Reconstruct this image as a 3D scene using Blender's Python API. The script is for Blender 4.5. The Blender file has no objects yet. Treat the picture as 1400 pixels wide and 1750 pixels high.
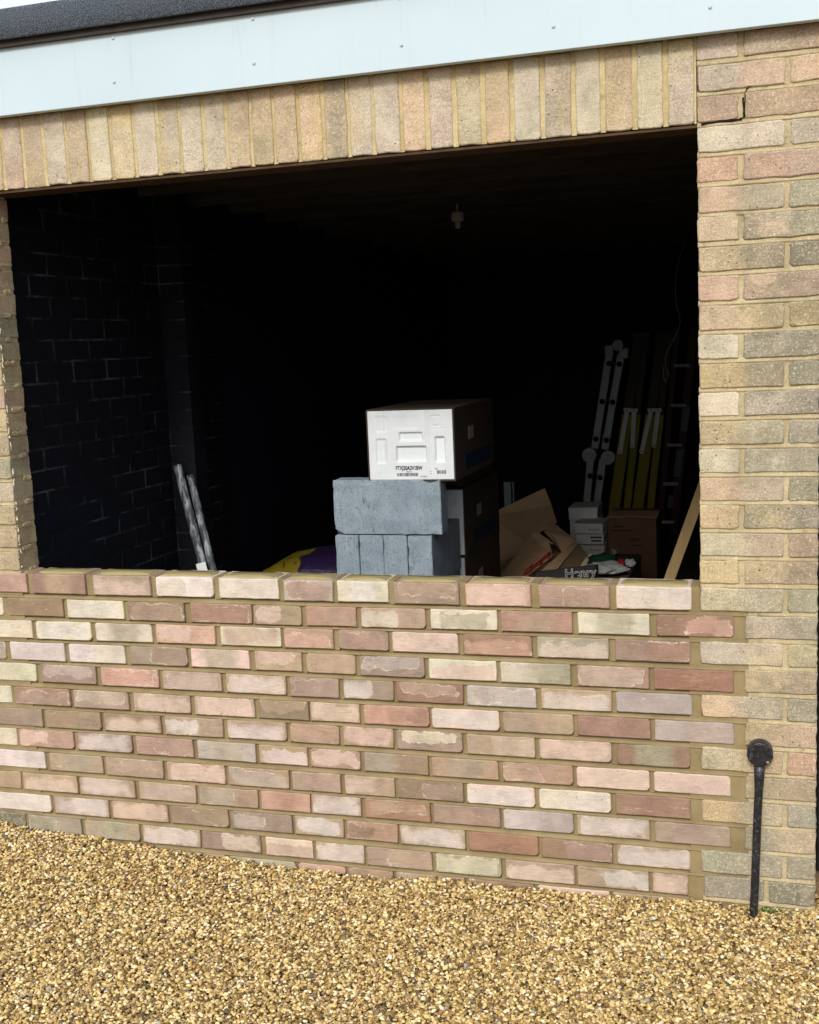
import bpy, bmesh, math, random
from mathutils import Vector, Matrix, noise
random.seed(7)
R = math.radians
scn = bpy.context.scene
C = scn.collection

# ------------------------------------------------------------------ camera
CAM = Vector((0.15693, -3.12349, 0.67756))
YAW, PITCH, ROLL, FPX = 0.3009741, -0.1434051, 0.0434818, 1955.43
ca, sa, cb, sb, cc, sc = math.cos(YAW), math.sin(YAW), math.cos(PITCH), math.sin(PITCH), math.cos(ROLL), math.sin(ROLL)
RM = Matrix(((ca, -sa, 0), (sa, ca, 0), (0, 0, 1))) @ Matrix(((1, 0, 0), (0, cb, -sb), (0, sb, cb))) @ Matrix(((cc, 0, sc), (0, 1, 0), (-sc, 0, cc)))
cam_d = bpy.data.cameras.new('camera'); cam = bpy.data.objects.new('camera', cam_d); C.objects.link(cam)
rt, fw, up = RM.col[0], RM.col[1], RM.col[2]
cam.matrix_world = Matrix(((rt[0], up[0], -fw[0], CAM[0]), (rt[1], up[1], -fw[1], CAM[1]), (rt[2], up[2], -fw[2], CAM[2]), (0, 0, 0, 1)))
cam_d.sensor_fit = 'HORIZONTAL'; cam_d.sensor_width = 36.0; cam_d.lens = FPX / 1400 * 36
cam_d.clip_start = 0.05; cam_d.clip_end = 3000
scn.camera = cam

# ------------------------------------------------------------------ sky, sun, exposure
SUN_EL, SUN_AZ = R(34), R(180)          # azimuth clockwise from +Y: behind the camera, a little left
w = bpy.data.worlds.new('World'); scn.world = w; w.use_nodes = True
nt = w.node_tree; nt.nodes.clear()
sky = nt.nodes.new('ShaderNodeTexSky'); sky.sky_type = 'NISHITA'; sky.sun_disc = False
sky.sun_elevation = SUN_EL; sky.sun_rotation = SUN_AZ
sky.air_density = 1.0; sky.dust_density = 10.0; sky.ozone_density = 2.5; sky.altitude = 50
bg = nt.nodes.new('ShaderNodeBackground'); bg.inputs['Strength'].default_value = 0.12
ow = nt.nodes.new('ShaderNodeOutputWorld')
# thin bright overcast in front of the clear sky
tcw = nt.nodes.new('ShaderNodeTexCoord'); cn = nt.nodes.new('ShaderNodeTexNoise'); cn.inputs['Scale'].default_value = 2.2; cn.inputs['Detail'].default_value = 5
nt.links.new(tcw.outputs['Generated'], cn.inputs['Vector'])
cr_ = nt.nodes.new('ShaderNodeMapRange'); cr_.inputs[1].default_value = .3; cr_.inputs[2].default_value = .7; cr_.inputs[3].default_value = .62; cr_.inputs[4].default_value = .9
nt.links.new(cn.outputs[0], cr_.inputs[0])
cm = nt.nodes.new('ShaderNodeMix'); cm.data_type = 'RGBA'; nt.links.new(cr_.outputs[0], cm.inputs[0]); nt.links.new(sky.outputs[0], cm.inputs[6]); cm.inputs[7].default_value = (7.0, 7.3, 7.7, 1)
nt.links.new(cm.outputs[2], bg.inputs[0]); nt.links.new(bg.outputs[0], ow.inputs[0])
sd = bpy.data.lights.new('sun', 'SUN'); sd.energy = 1.5; sd.angle = R(12); sd.color = (1.0, 0.965, 0.91)
so = bpy.data.objects.new('sun', sd); C.objects.link(so)
dirv = Vector((math.sin(SUN_AZ) * math.cos(SUN_EL), math.cos(SUN_AZ) * math.cos(SUN_EL), math.sin(SUN_EL)))
so.rotation_euler = dirv.to_track_quat('Z', 'Y').to_euler(); so.location = (0, -5, 6)
scn.view_settings.view_transform = 'Standard'; scn.view_settings.look = 'None'
scn.view_settings.exposure = 0.5; scn.view_settings.gamma = 1.0; scn.view_settings.use_curve_mapping = False

# ------------------------------------------------------------------ helpers
def at(u, v, Y):
    """point of the plane y = Y seen at photo pixel (u, v)"""
    d = RM @ Vector(((u - 700) / FPX, 1, -(v - 875) / FPX))
    return CAM + d * ((Y - CAM.y) / d.y)

def lin(c):
    return tuple(((x / 255) / 12.92 if x / 255 <= 0.04045 else ((x / 255 + 0.055) / 1.055) ** 2.4) for x in c)

def mesh_obj(name, bm, mat=None, parent=None, smooth=False, loc=None):
    me = bpy.data.meshes.new(name)
    bmesh.ops.recalc_face_normals(bm, faces=bm.faces)
    bm.to_mesh(me); bm.free()
    if smooth:
        for p in me.polygons: p.use_smooth = True
    if mat: me.materials.append(mat)
    return link(name, me, parent, loc)

def link(name, me, parent=None, loc=None):
    o = bpy.data.objects.new(name, me); C.objects.link(o)
    if parent: o.parent = parent
    if loc: o.location = loc
    return o

def tag(o, label=None, cat=None, group=None, kind=None):
    if label: o['label'] = label
    if cat: o['category'] = cat
    if group: o['group'] = group
    if kind: o['kind'] = kind
    return o

def empty(name, loc=(0, 0, 0), parent=None):
    o = bpy.data.objects.new(name, None); C.objects.link(o); o.location = loc; o.empty_display_size = 0.05
    if parent: o.parent = parent
    return o

def box(bm, x0, x1, y0, y1, z0, z1, M=None):
    P = [Vector(q) for q in ((x0, y0, z0), (x1, y0, z0), (x1, y1, z0), (x0, y1, z0), (x0, y0, z1), (x1, y0, z1), (x1, y1, z1), (x0, y1, z1))]
    if M: P = [M @ q for q in P]
    v = [bm.verts.new(q) for q in P]
    fs = [bm.faces.new([v[i] for i in f]) for f in ((0, 1, 5, 4), (1, 2, 6, 5), (2, 3, 7, 6), (3, 0, 4, 7), (4, 5, 6, 7), (3, 2, 1, 0))]
    return v, fs

def bevel(bm, w=0.003, seg=2):
    bmesh.ops.bevel(bm, geom=list(bm.edges), offset=w, segments=seg, affect='EDGES', profile=0.6)

def bar(bm, a, b, w, d, upv=Vector((0, 1, 0)), bev=0):
    """box of section w x d running from a to b, d measured along upv"""
    a, b = Vector(a), Vector(b)
    z = (b - a).normalized(); y = (upv - z * upv.dot(z)).normalized(); x = y.cross(z)
    M = Matrix.Translation(a) @ Matrix((x, y, z)).transposed().to_4x4()
    L = (b - a).length
    t = bmesh.new(); box(t, -w / 2, w / 2, -d / 2, d / 2, 0, L)
    if bev: bevel(t, bev, 1)
    t.transform(M)
    me = bpy.data.meshes.new('tmp'); t.to_mesh(me); t.free(); bm.from_mesh(me); bpy.data.meshes.remove(me)

def tube(bm, pts, r, n=10, caps=True, flat=1.0):
    rings = []
    pts = [Vector(q) for q in pts]
    rr = r if isinstance(r, (list, tuple)) else [r] * len(pts)
    prev = None
    for i, q in enumerate(pts):
        t = (pts[min(i + 1, len(pts) - 1)] - pts[max(i - 1, 0)]).normalized()
        if prev is None:
            prev = Vector((0, 1, 0)) if abs(t.y) < 0.9 else Vector((1, 0, 0))
        u = (prev - t * prev.dot(t)).normalized(); v = t.cross(u); prev = u
        rings.append([bm.verts.new(q + (u * math.cos(a) * flat + v * math.sin(a)) * rr[i]) for a in [2 * math.pi * k / n for k in range(n)]])
    for A, B in zip(rings, rings[1:]):
        for k in range(n):
            bm.faces.new((A[k], A[(k + 1) % n], B[(k + 1) % n], B[k]))
    if caps:
        bm.faces.new(rings[0][::-1]); bm.faces.new(rings[-1])

def poly(bm, pts, off):
    """a flat polygon given the thickness vector off"""
    a = [bm.verts.new(Vector(q)) for q in pts]; b = [bm.verts.new(Vector(q) + Vector(off)) for q in pts]
    bm.faces.new(a); bm.faces.new(b[::-1]); n = len(a)
    for i in range(n): bm.faces.new((a[i], b[i], b[(i + 1) % n], a[(i + 1) % n]))

# ------------------------------------------------------------------ material building
class NT:
    def __init__(s, name):
        s.m = bpy.data.materials.new(name); s.m.use_nodes = True
        s.t = s.m.node_tree; s.t.nodes.clear()
        s.out = s.t.nodes.new('ShaderNodeOutputMaterial'); s.b = s.t.nodes.new('ShaderNodeBsdfPrincipled')
        s.t.links.new(s.b.outputs[0], s.out.inputs['Surface'])
        s.b.inputs['Roughness'].default_value = 0.9; s.b.inputs['Specular IOR Level'].default_value = 0.2
    def put(s, sock, v):
        if v is None: return
        if isinstance(v, bpy.types.NodeSocket): s.t.links.new(v, sock)
        else:
            if hasattr(sock.default_value, '__len__') and not hasattr(v, '__len__'): v = [v] * len(sock.default_value)
            if hasattr(v, '__len__') and len(v) == 3 and len(sock.default_value) == 4: v = (*v, 1)
            sock.default_value = v
    def math(s, op, a, b=None, c=None, clamp=False):
        n = s.t.nodes.new('ShaderNodeMath'); n.operation = op; n.use_clamp = clamp
        s.put(n.inputs[0], a); s.put(n.inputs[1], b)
        if c is not None: s.put(n.inputs[2], c)
        return n.outputs[0]
    def vmath(s, op, a, b=None, scale=None):
        n = s.t.nodes.new('ShaderNodeVectorMath'); n.operation = op
        s.put(n.inputs[0], a); s.put(n.inputs[1], b)
        if scale is not None: s.put(n.inputs['Scale'], scale)
        return n.outputs['Value'] if op in ('LENGTH', 'DOT_PRODUCT') else n.outputs[0]
    def mix(s, f, a, b, mode='MIX'):
        n = s.t.nodes.new('ShaderNodeMix'); n.data_type = 'RGBA'; n.blend_type = mode; n.clamp_result = False
        s.put(n.inputs[0], f); s.put(n.inputs[6], a); s.put(n.inputs[7], b)
        return n.outputs[2]
    def noise(s, vec, scale, detail=3, rough=0.55, dist=0.0, color=False):
        n = s.t.nodes.new('ShaderNodeTexNoise'); s.put(n.inputs['Vector'], vec); n.inputs['Scale'].default_value = scale
        n.inputs['Detail'].default_value = detail; n.inputs['Roughness'].default_value = rough; n.inputs['Distortion'].default_value = dist
        return n.outputs['Color'] if color else n.outputs[0]
    def voro(s, vec, scale, feature='F1', out='Distance', rnd=1.0):
        n = s.t.nodes.new('ShaderNodeTexVoronoi'); n.feature = feature; s.put(n.inputs['Vector'], vec)
        n.inputs['Scale'].default_value = scale; n.inputs['Randomness'].default_value = rnd
        return n.outputs[out]
    def ramp(s, v, a, b, lo=0.0, hi=1.0):
        n = s.t.nodes.new('ShaderNodeMapRange'); n.interpolation_type = 'SMOOTHSTEP'
        s.put(n.inputs[0], v); s.put(n.inputs[1], a); s.put(n.inputs[2], b); s.put(n.inputs[3], lo); s.put(n.inputs[4], hi)
        return n.outputs[0]
    def obj(s):
        n = s.t.nodes.new('ShaderNodeTexCoord'); return n.outputs['Object']
    def pos(s):
        n = s.t.nodes.new('ShaderNodeNewGeometry'); return n.outputs['Position']
    def info(s):
        return s.t.nodes.new('ShaderNodeObjectInfo')
    def attr(s, name, out='Vector', typ='OBJECT'):
        n = s.t.nodes.new('ShaderNodeAttribute'); n.attribute_type = typ; n.attribute_name = name; return n.outputs[out]
    def sep(s, v):
        n = s.t.nodes.new('ShaderNodeSeparateXYZ'); s.put(n.inputs[0], v); return n.outputs
    def comb(s, x, y, z):
        n = s.t.nodes.new('ShaderNodeCombineXYZ'); s.put(n.inputs[0], x); s.put(n.inputs[1], y); s.put(n.inputs[2], z); return n.outputs[0]
    def scale(s, v, sc):
        n = s.t.nodes.new('ShaderNodeMapping'); s.put(n.inputs[0], v); n.inputs['Scale'].default_value = sc; return n.outputs[0]
    def bump(s, h, strength=0.5, dist=0.002, normal=None):
        n = s.t.nodes.new('ShaderNodeBump'); n.inputs['Strength'].default_value = strength; n.inputs['Distance'].default_value = dist
        s.put(n.inputs['Height'], h)
        if normal is not None: s.put(n.inputs['Normal'], normal)
        s.t.links.new(n.outputs[0], s.b.inputs['Normal']); return n.outputs[0]
    def ghost(s):
        # clean disc left on the pillar where a round fitting was once fixed
        e = s.sep(s.pos()); g0 = at(1305, 463, 0)
        dd = s.vmath('LENGTH', s.comb(s.math('SUBTRACT', e[0], g0.x), 0, s.math('SUBTRACT', e[2], g0.z)))
        return s.ramp(s.math('ADD', dd, s.math('MULTIPLY', s.noise(s.pos(), 60, 2), .004)), .036, .041)
    def stain(s, col):
        # weather staining that runs over bricks and joints alike
        p = s.pos()
        m = s.math('MULTIPLY', s.ramp(s.noise(p, 3.4, 6, .68), .47, .66), s.ramp(s.noise(p, 26, 4, .7), .36, .6, .25, 1))
        m = s.math('MULTIPLY', s.math('MULTIPLY', m, .42), s.ghost())
        return s.mix(m, col, lin((116, 114, 92)) + (1,))
    def color(s, c): s.put(s.b.inputs['Base Color'], c)

def brick_material(name, old=False):
    s = NT(name); o = s.obj(); inf = s.info()
    A = inf.outputs['Color']; B = s.attr('tone_two'); pc = s.sep(s.attr('patch_centre')); ph = s.sep(s.attr('patch_half'))
    rv = s.math('MULTIPLY', inf.outputs['Random'], 37.0)
    q = s.vmath('ADD', o, s.comb(rv, s.math('MULTIPLY', rv, 1.7), s.math('MULTIPLY', rv, -2.3)))
    e = s.sep(o)
    warp = s.math('SUBTRACT', s.noise(q, 15, 5, 0.62), 0.5)
    fine = s.math('SUBTRACT', s.noise(q, 160, 2), 0.5)
    dx = s.math('SUBTRACT', s.math('ABSOLUTE', s.math('SUBTRACT', e[0], pc[0])), ph[0])
    dz = s.math('SUBTRACT', s.math('ABSOLUTE', s.math('SUBTRACT', e[2], pc[2])), ph[2])
    l = s.vmath('LENGTH', s.comb(s.math('MAXIMUM', s.math('ADD', dx, 0.012), 0), 0, s.math('MAXIMUM', s.math('ADD', dz, 0.012), 0)))
    sdv = s.math('ADD', s.math('SUBTRACT', l, 0.012), s.math('MINIMUM', s.math('ADD', s.math('MAXIMUM', dx, dz), 0.012), 0))
    sdv = s.math('ADD', sdv, s.math('MULTIPLY', warp, 0.075 if not old else 0.12))
    sdv = s.math('ADD', sdv, s.math('MULTIPLY', fine, 0.008 if not old else 0.03))
    edge = s.attr('patch_soft', 'Fac') if not old else 0.026
    mask = s.ramp(sdv, edge, s.math('MULTIPLY', edge, -1.0))
    col = s.mix(mask, A, B)
    if not old:
        # pale line left where the bricks kissed in the kiln
        rim = s.math('MULTIPLY', s.ramp(s.math('ABSOLUTE', sdv), 0.0024, 0.0006), s.ramp(s.noise(q, 18, 2), .45, .62, 0, .5))
        rim = s.math('MULTIPLY', rim, s.ramp(edge, .012, .008))
        col = s.mix(rim, col, lin((228, 214, 196)) + (1,))
        # folded creases
        cr = s.ramp(s.math('ABSOLUTE', s.math('SUBTRACT', s.noise(s.scale(q, (9, 9, 34)), 1.0, 4, .6, 1.6), .5)), .022, .0)
        cr = s.math('MULTIPLY', cr, s.ramp(s.noise(q, 12, 2), .48, .6))
        col = s.mix(s.math('MULTIPLY', cr, .16), col, s.mix(1, col, (.62, .56, .5, 1), 'MULTIPLY'))
    # cloudy variation, drag marks along the brick, sandy grain
    cloud = s.noise(q, 14, 4, 0.6)
    drag = s.noise(s.scale(q, (30, 60, 190)), 1.0, 4, 0.65)
    grain = s.noise(q, 420, 2, 0.7)
    grit = s.noise(q, 900, 1, 0.5)
    k = s.math('ADD', s.ramp(cloud, 0.25, 0.75, 0.84, 1.12), s.math('MULTIPLY', s.math('SUBTRACT', drag, 0.5), 0.5))
    k = s.math('ADD', k, s.math('MULTIPLY', s.math('SUBTRACT', grain, 0.5), 0.7 if not old else 1.5))
    col = s.mix(1.0, col, s.comb(k, k, k), 'MULTIPLY')
    hue = s.noise(q, 30, 3, 0.6)
    col = s.mix(s.ramp(hue, 0.45, 0.7, 0, 0.35), col, s.mix(1.0, col, (1.02, 0.98, 0.92, 1), 'MULTIPLY'))
    # pale dust smears and dark pits
    sm = s.math('MULTIPLY', s.ramp(s.noise(s.scale(q, (22, 30, 60)), 1.0, 6, 0.75), 0.58, 0.72), 0.35)
    col = s.mix(sm, col, lin((226, 214, 196)) + (1,))
    pit = s.voro(q, 95 if not old else 62)
    pm = s.math('MULTIPLY', s.ramp(pit, 0.17, 0.07), s.ramp(s.noise(q, 17, 2), 0.56 if not old else 0.50, 0.62))
    col = s.mix(s.math('MULTIPLY', pm, 0.8), col, (0.035, 0.028, 0.02, 1))
    h = s.math('ADD', s.math('MULTIPLY', grain, 0.5), s.math('MULTIPLY', drag, 0.6))
    h = s.math('ADD', h, s.math('MULTIPLY', pm, -1.2))
    if not old: h = s.math('ADD', h, s.math('MULTIPLY', cr, -.5))
    if old:
        dirt = s.attr('dirt', 'Fac')
        dn = s.math('MULTIPLY', s.ramp(s.noise(q, 32, 6, 0.72), 0.72, 0.36), dirt)
        wn = s.ramp(s.noise(s.pos(), 3.2, 3, 0.6), 0.42, 0.62, 0.35, 1)
        col = s.mix(s.math('MULTIPLY', s.math('MULTIPLY', dn, wn), s.ghost()), col, lin((104, 100, 84)) + (1,))
        ns = s.noise(q, 190, 3, 0.75)
        col = s.mix(s.math('MULTIPLY', s.ramp(ns, 0.54, 0.66), 0.6), col, lin((222, 208, 178)) + (1,))
        col = s.mix(s.math('MULTIPLY', s.ramp(ns, 0.43, 0.31), 0.6), col, lin((118, 104, 82)) + (1,))
        col = s.stain(col)
        lich = s.math('MULTIPLY', s.ramp(s.voro(q, 62), 0.20, 0.13), s.ramp(s.noise(q, 11, 2), 0.60, 0.66))
        col = s.mix(s.math('MULTIPLY', s.math('MULTIPLY', lich, dirt), 0.9), col, lin((228, 226, 206)) + (1,))
        h = s.math('ADD', h, s.math('MULTIPLY', s.noise(q, 90, 4, 0.7), 1.2))
    h = s.math('ADD', h, s.math('MULTIPLY', grit, 0.2))
    s.color(col); s.bump(h, 0.75 if old else 0.6, 0.0022 if old else 0.0018)
    return s.m

def mortar_material(name, c1, c2, old=False, grain=1.0):
    s = NT(name); p = s.pos()
    n = s.noise(p, 6, 5, 0.65); g = s.noise(p, 380, 3, 0.7); m = s.noise(p, 60, 4, 0.7)
    col = s.mix(s.ramp(n, 0.35, 0.65), lin(c1) + (1,), lin(c2) + (1,))
    k = s.math('ADD', 1.0, s.math('ADD', s.math('MULTIPLY', s.math('SUBTRACT', g, 0.5), 0.8 * grain), s.math('MULTIPLY', s.math('SUBTRACT', m, 0.5), 0.5 * grain)))
    col = s.mix(1.0, col, s.comb(k, k, k), 'MULTIPLY')
    if old:
        col = s.mix(s.ramp(s.noise(p, 22, 5, 0.7), 0.55, 0.72, 0, 0.7), col, lin((122, 112, 84)) + (1,))
        col = s.mix(s.math('MULTIPLY', s.ramp(s.noise(p, 240, 2), 0.64, 0.72), 0.8), col, lin((232, 222, 186)) + (1,))
        if c1[0] < 195: col = s.stain(col)
    s.color(col); s.bump(s.math('ADD', g, s.math('MULTIPLY', m, 1.2)), 0.7 if old else 0.45, 0.003 if old else 0.0015)
    return s.m

def simple(name, c, rough=0.7, metal=0.0, spec=0.3, var=0.15, scale=20, bump=0.2, bscale=150, bd=0.001, streak=None, dirt=None):
    s = NT(name); o = s.obj()
    v = s.scale(o, streak) if streak else o
    n = s.noise(v, scale, 5, 0.65)
    k = s.ramp(n, 0.25, 0.75, 1 - var, 1 + var)
    col = s.mix(1.0, lin(c) + (1,), s.comb(k, k, k), 'MULTIPLY')
    if dirt:
        col = s.mix(s.math('MULTIPLY', s.ramp(s.noise(o, scale * 1.7, 6, 0.75), 0.5, 0.72), dirt[1]), col, lin(dirt[0]) + (1,))
    s.color(col); s.b.inputs['Roughness'].default_value = rough; s.b.inputs['Metallic'].default_value = metal
    s.b.inputs['Specular IOR Level'].default_value = spec
    if bump: s.bump(s.noise(v, bscale, 4, 0.65), bump, bd)
    return s.m

M_new = brick_material('pink_facing_brick')
M_old = brick_material('weathered_buff_brick', True)
M_mort = mortar_material('fresh_mortar', (150, 134, 99), (132, 116, 84), grain=0.45)
M_mort_old = mortar_material('old_mortar', (192, 178, 142), (176, 160, 126), True)
M_frog = mortar_material('frog_mortar', (164, 152, 106), (150, 136, 94), grain=0.5)

# ------------------------------------------------------------------ brick meshes
BRICKS = {}
def brick_mesh(w, h, d, kind, seed):
    """rounded, slightly ragged brick; local origin at the centre of its front face"""
    key = (round(w, 4), round(h, 4), round(d, 4), kind, seed)
    if key in BRICKS: return BRICKS[key]
    rnd = random.Random(hash((round(w * 1000), round(h * 1000), kind, seed)) & 0xffff)
    soft = {'new': 0.0045, 'old': 0.005}[kind]
    jag = {'new': 0.0013, 'old': 0.0022}[kind]
    hx, hz = w / 2, h / 2
    long_n, short_n = (5, 2) if w > h else (2, 5)
    pts = []
    r = soft * 1.3 if kind == 'old' else rnd.choice([0.003, 0.004, 0.005, 0.006, 0.010])
    corners = [(-1, -1), (1, -1), (1, 1), (-1, 1)]
    for i, (sx, sz) in enumerate(corners):
        rc = r * rnd.uniform(0.6, 1.3)
        a0 = math.pi + i * math.pi / 2
        for t in (0, 0.5, 1):
            a = a0 + t * math.pi / 2
            pts.append((sx * (hx - rc) + rc * math.cos(a), sz * (hz - rc) + rc * math.sin(a)))
        nx, nz = corners[(i + 1) % 4]
        n = long_n if i in (0, 2) else short_n
        for k in range(1, n):
            f = k / n
            pts.append((hx * (sx + (nx - sx) * f) * (1 if sx != nx else 1), hz * (sz + (nz - sz) * f)))
    pts = [(x + rnd.uniform(-jag, jag), z + rnd.uniform(-jag, jag)) for x, z in pts]
    bm = bmesh.new()
    ins = soft * 0.55
    def ring(y, sh):
        out = []
        for x, z in pts:
            L = math.hypot(x, z)
            out.append(bm.verts.new((x - math.copysign(min(abs(x), sh), x) * (abs(x) / hx) ** 3, y, z - math.copysign(min(abs(z), sh), z) * (abs(z) / hz) ** 3)))
        return out
    f0 = ring(0.0, ins * 1.6); f1 = ring(ins * 0.8, ins * 0.35); b1 = ring(d, 0)
    n = len(pts)
    bm.faces.new(f0)
    for A, B in ((f0, f1), (f1, b1)):
        for k in range(n):
            fc = bm.faces.new((A[k], B[k], B[(k + 1) % n], A[(k + 1) % n]))
            if A is f0: fc.smooth = True
    bm.faces.new(b1[::-1])
    bmesh.ops.recalc_face_normals(bm, faces=bm.faces)
    me = bpy.data.meshes.new('brick'); bm.to_mesh(me); bm.free()
    me.materials.append(M_new if kind == 'new' else M_old)
    BRICKS[key] = me
    return me

ALB = 0.78
MEAN_N, MEAN_O = lin((196, 176, 158)), lin((200, 184, 154))
def put_brick(parent, x0, x1, z0, z1, c1, c2, patch, kind='new', y=0.0, d=0.102, rot=0.0, dirt=0.0, nominal=None, rnd=random):
    w, h = x1 - x0, z1 - z0
    nw = min((0.215, 0.174, 0.102, 0.065), key=lambda q: abs(q - w)) if nominal is None else nominal
    nh = 0.065 if h < 0.1 else 0.215
    me = brick_mesh(nw, nh, d, kind, rnd.randrange(5))
    o = bpy.data.objects.new('brick', me); C.objects.link(o); o.parent = parent
    o.location = ((x0 + x1) / 2, y, (z0 + z1) / 2); o.scale = (w / nw, 1, h / nh)
    o.rotation_euler = (0, rot, 0)
    al = ALB * (1.10 if kind == 'old' else 1.0)
    a = [v * al for v in lin(c1)]; b = [v * al for v in lin(c2)]
    m_, f_ = (MEAN_N, .12) if kind == 'new' else (MEAN_O, .36)
    a = [v * (1 - f_) + q * ALB * f_ for v, q in zip(a, m_)]; b = [v * (1 - f_) + q * ALB * f_ for v, q in zip(b, m_)]
    t_ = .30 if kind == 'new' else .25
    b = [v * (1 - t_) + q * t_ for v, q in zip(b, a)]
    o.color = (*a, 1); o['tone_two'] = b
    cx, cz, px, pz = patch
    o['patch_centre'] = [cx * nw, 0.0, cz * nh]; o['patch_half'] = [px * nw, 0.0, pz * nh]
    if kind == 'old': o['dirt'] = float(dirt)
    else: o['patch_soft'] = .020 if pz > .8 or px == 0 else rnd.choice((.003, .005, .009, .014))
    return o

PATCH = {'.': (0, 0, 0.0, 0.0), 'f': (0, 0, 0.45, 0.42), 'b': (0, -0.14, 0.46, 0.36), 'l': (-0.20, 0, 0.27, 0.38), 'r': (0.18, 0, 0.30, 0.38),
         'c': (0, 0.0, 0.26, 0.9), 't': (0, 0.2, 0.42, 0.28), 'e': (0, -0.05, 0.36, 0.40), 'L': (-0.3, 0, 0.30, 0.9), 'R': (0.3, 0, 0.30, 0.9)}
COL = {'W': (228, 216, 210), 'C': (222, 214, 190), 'G': (170, 164, 142), 'P': (226, 200, 185), 'S': (206, 168, 148), 'M': (168, 147, 132),
       'R': (162, 126, 106), 'B': (154, 130, 108), 'T': (184, 160, 136), 'L': (198, 180, 168), 'V': (188, 176, 168), 'Q': (184, 152, 134)}

ROWS = [
 'Q. -20 46;BT.c 55 146;MP.b 159 257;WC.l 266 365;CW.f 374 476;VQf 484 569;CWc 576 664;MTt 672.5 785;SPf 795 907.5;QM. 920 1042.5;PWf 1052.5 1182.5',
 'C. -20 5;BQ. 12.5 107.5;CWf 114 211;BTf 217.5 315;QRf 325 430;TPl 432.5 515;QM. 522.5 609;TCl 616 727.5;CGe 735 850;QM. 856 979;CGc 987.5 1111;RSr 1121 1256',
 'C. -20 55;CWf 61 156;CGc 162.5 260;SPl 266 367.5;CTf 376 480;QSb 485 570;MQe 577.5 664;PPf 670 784;RSb 791 910;GPb 917.5 1041;MRr 1051 1181',
 'G. -20 10;WWf 17.5 111;WCR 117.5 214;MM. 221 320;PGc 326 426;TPt 435 516;TQ. 522.5 607.5;MVt 614 726;CPb 732.5 849;GCL 855 976;QLf 986 1110;RQ. 1117.5 1255',
 'C. -20 62;MLt 70 164;SSf 172.5 271;TLf 277.5 379;TWf 386 489;MMf 495 579;MWl 586 672.5;RTt 677.5 792;VVf 797.5 917.5;TWb 924 1046;VVf 1052.5 1184',
 'C. -20 20;RM.b 25 120;MLt 125 220;TPf 227.5 325;TPf 332.5 435;BTt 441 527.5;TPf 530 615;SRr 621 734;PWf 737.5 854;TML 859 981;RR. 986 1112.5;VM. 1119 1255',
 'M. -20 72.5;BG. 77.5 172.5;BPb 177.5 275;TWl 281 381;TWb 387.5 490;TTc 495 580;TPf 586 672.5;MCt 677.5 791;TC. 797.5 915;TPf 921 1046;BGc 1054 1181',
 'C. -20 29;QPl 32.5 126;MWf 131 226;QQ. 232.5 330;VGc 337.5 437.5;TWb 442.5 526;TPf 530 616;BGL 622.5 732.5;QGc 737.5 852.5;QTl 859 980;PPf 985 1111;PPf 1117.5 1250',
 'W. -20 77.5;TGc 84 176;MTt 181 279;TPf 285 385;TLf 390 494;MM. 499 582.5;TPl 589 675;BMr 679 792.5;PWf 797.5 915;CWr 921 1045;RR. 1052.5 1181',
 'T. -20 36;TPb 40 132.5;TWf 136 231;TLf 237.5 335;TGl 340 441;SR. 446 530;TWf 532.5 617.5;RTt 624 736;MQb 741 855;VWL 860 981;TWf 986 1111;MM. 1119 1250',
 'W. -20 87.5;TWf 92.5 186;TPf 191 287.5;BT. 292.5 391;MLl 396 500;TWf 504 587.5;QBl 592.5 680;TWf 684 796;RR. 800 921;BMr 925 1047.5;TWf 1054 1181',
 'G. 49 139;TGc 145 239;TWf 244 342.5;MCr 346 445;PTb 454 535;TWf 539 622.5;MTr 626 739;GCf 744 857.5;TPb 864 982.5;TWr 987 1110;QPf 1115 1177.5',
 'TG. 150 240;TB. 246 343;QT. 348 386;GC. 392 506;SQ. 510 591;QS. 595 672;TG. 677 795;BT. 799 915;PS. 920 1043;TG. 1048 1178',
]
# bottoms of the courses measured at three stations along the wall
ZS = [(-2.13, [16, 55.7, 92, 129.6, 168, 207, 244, 279, 318, 355, 388.6, 426]), ]
def zc(k, X):
    """level of the underside of course k at X: courses 75 mm apart, laid a little out of level"""
    base = -0.075 * k - 0.065
    wob = [0, -2, 1, 0, 2, -2, 0, 1, -1, 2, 0, -2, 0][k] * 0.0006
    return base + wob + 0.002 * math.sin(X * 2.3 + k * 1.7)

def xat(u, z):
    v = 1000 + (-z) * 560
    P = at(u, v, 0)
    for _ in range(5):
        P2 = at(u, v + 5, 0); v += (z - P.z) / (P2.z - P.z) * 5; P = at(u, v, 0)
    return P.x

JAMB_L = -2.1455
WX0, WX1 = -2.29, 0.135
wall = tag(empty('infill_wall', (-1.07, 0, -0.9)), 'new low wall of mixed pink and cream bricks filling the lower half of the garage opening', 'wall')
ofs = Vector((1.07, 0, 0.9))
inner = empty('brick', (0, 0, 0)); bpy.data.objects.remove(inner)
PX = -wall.location.x
def row_specs(row):
    for item in row.split(';'):
        c, a, b = item.split()
        a, b = float(a), float(b)
        p = '.'
        codes = c
        if codes[-1] in PATCH and (codes[-1] not in COL or len(codes) == 3): p = codes[-1]; codes = codes[:-1]
        codes = codes.replace('.', '')
        yield codes[0], (codes[1] if len(codes) > 1 else codes[0]), p, a, b

def jit(c, rnd, a=9):
    t = rnd.uniform(-a, a)
    return tuple(max(0, min(255, x + t + rnd.uniform(-4, 4))) for x in c)

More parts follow.
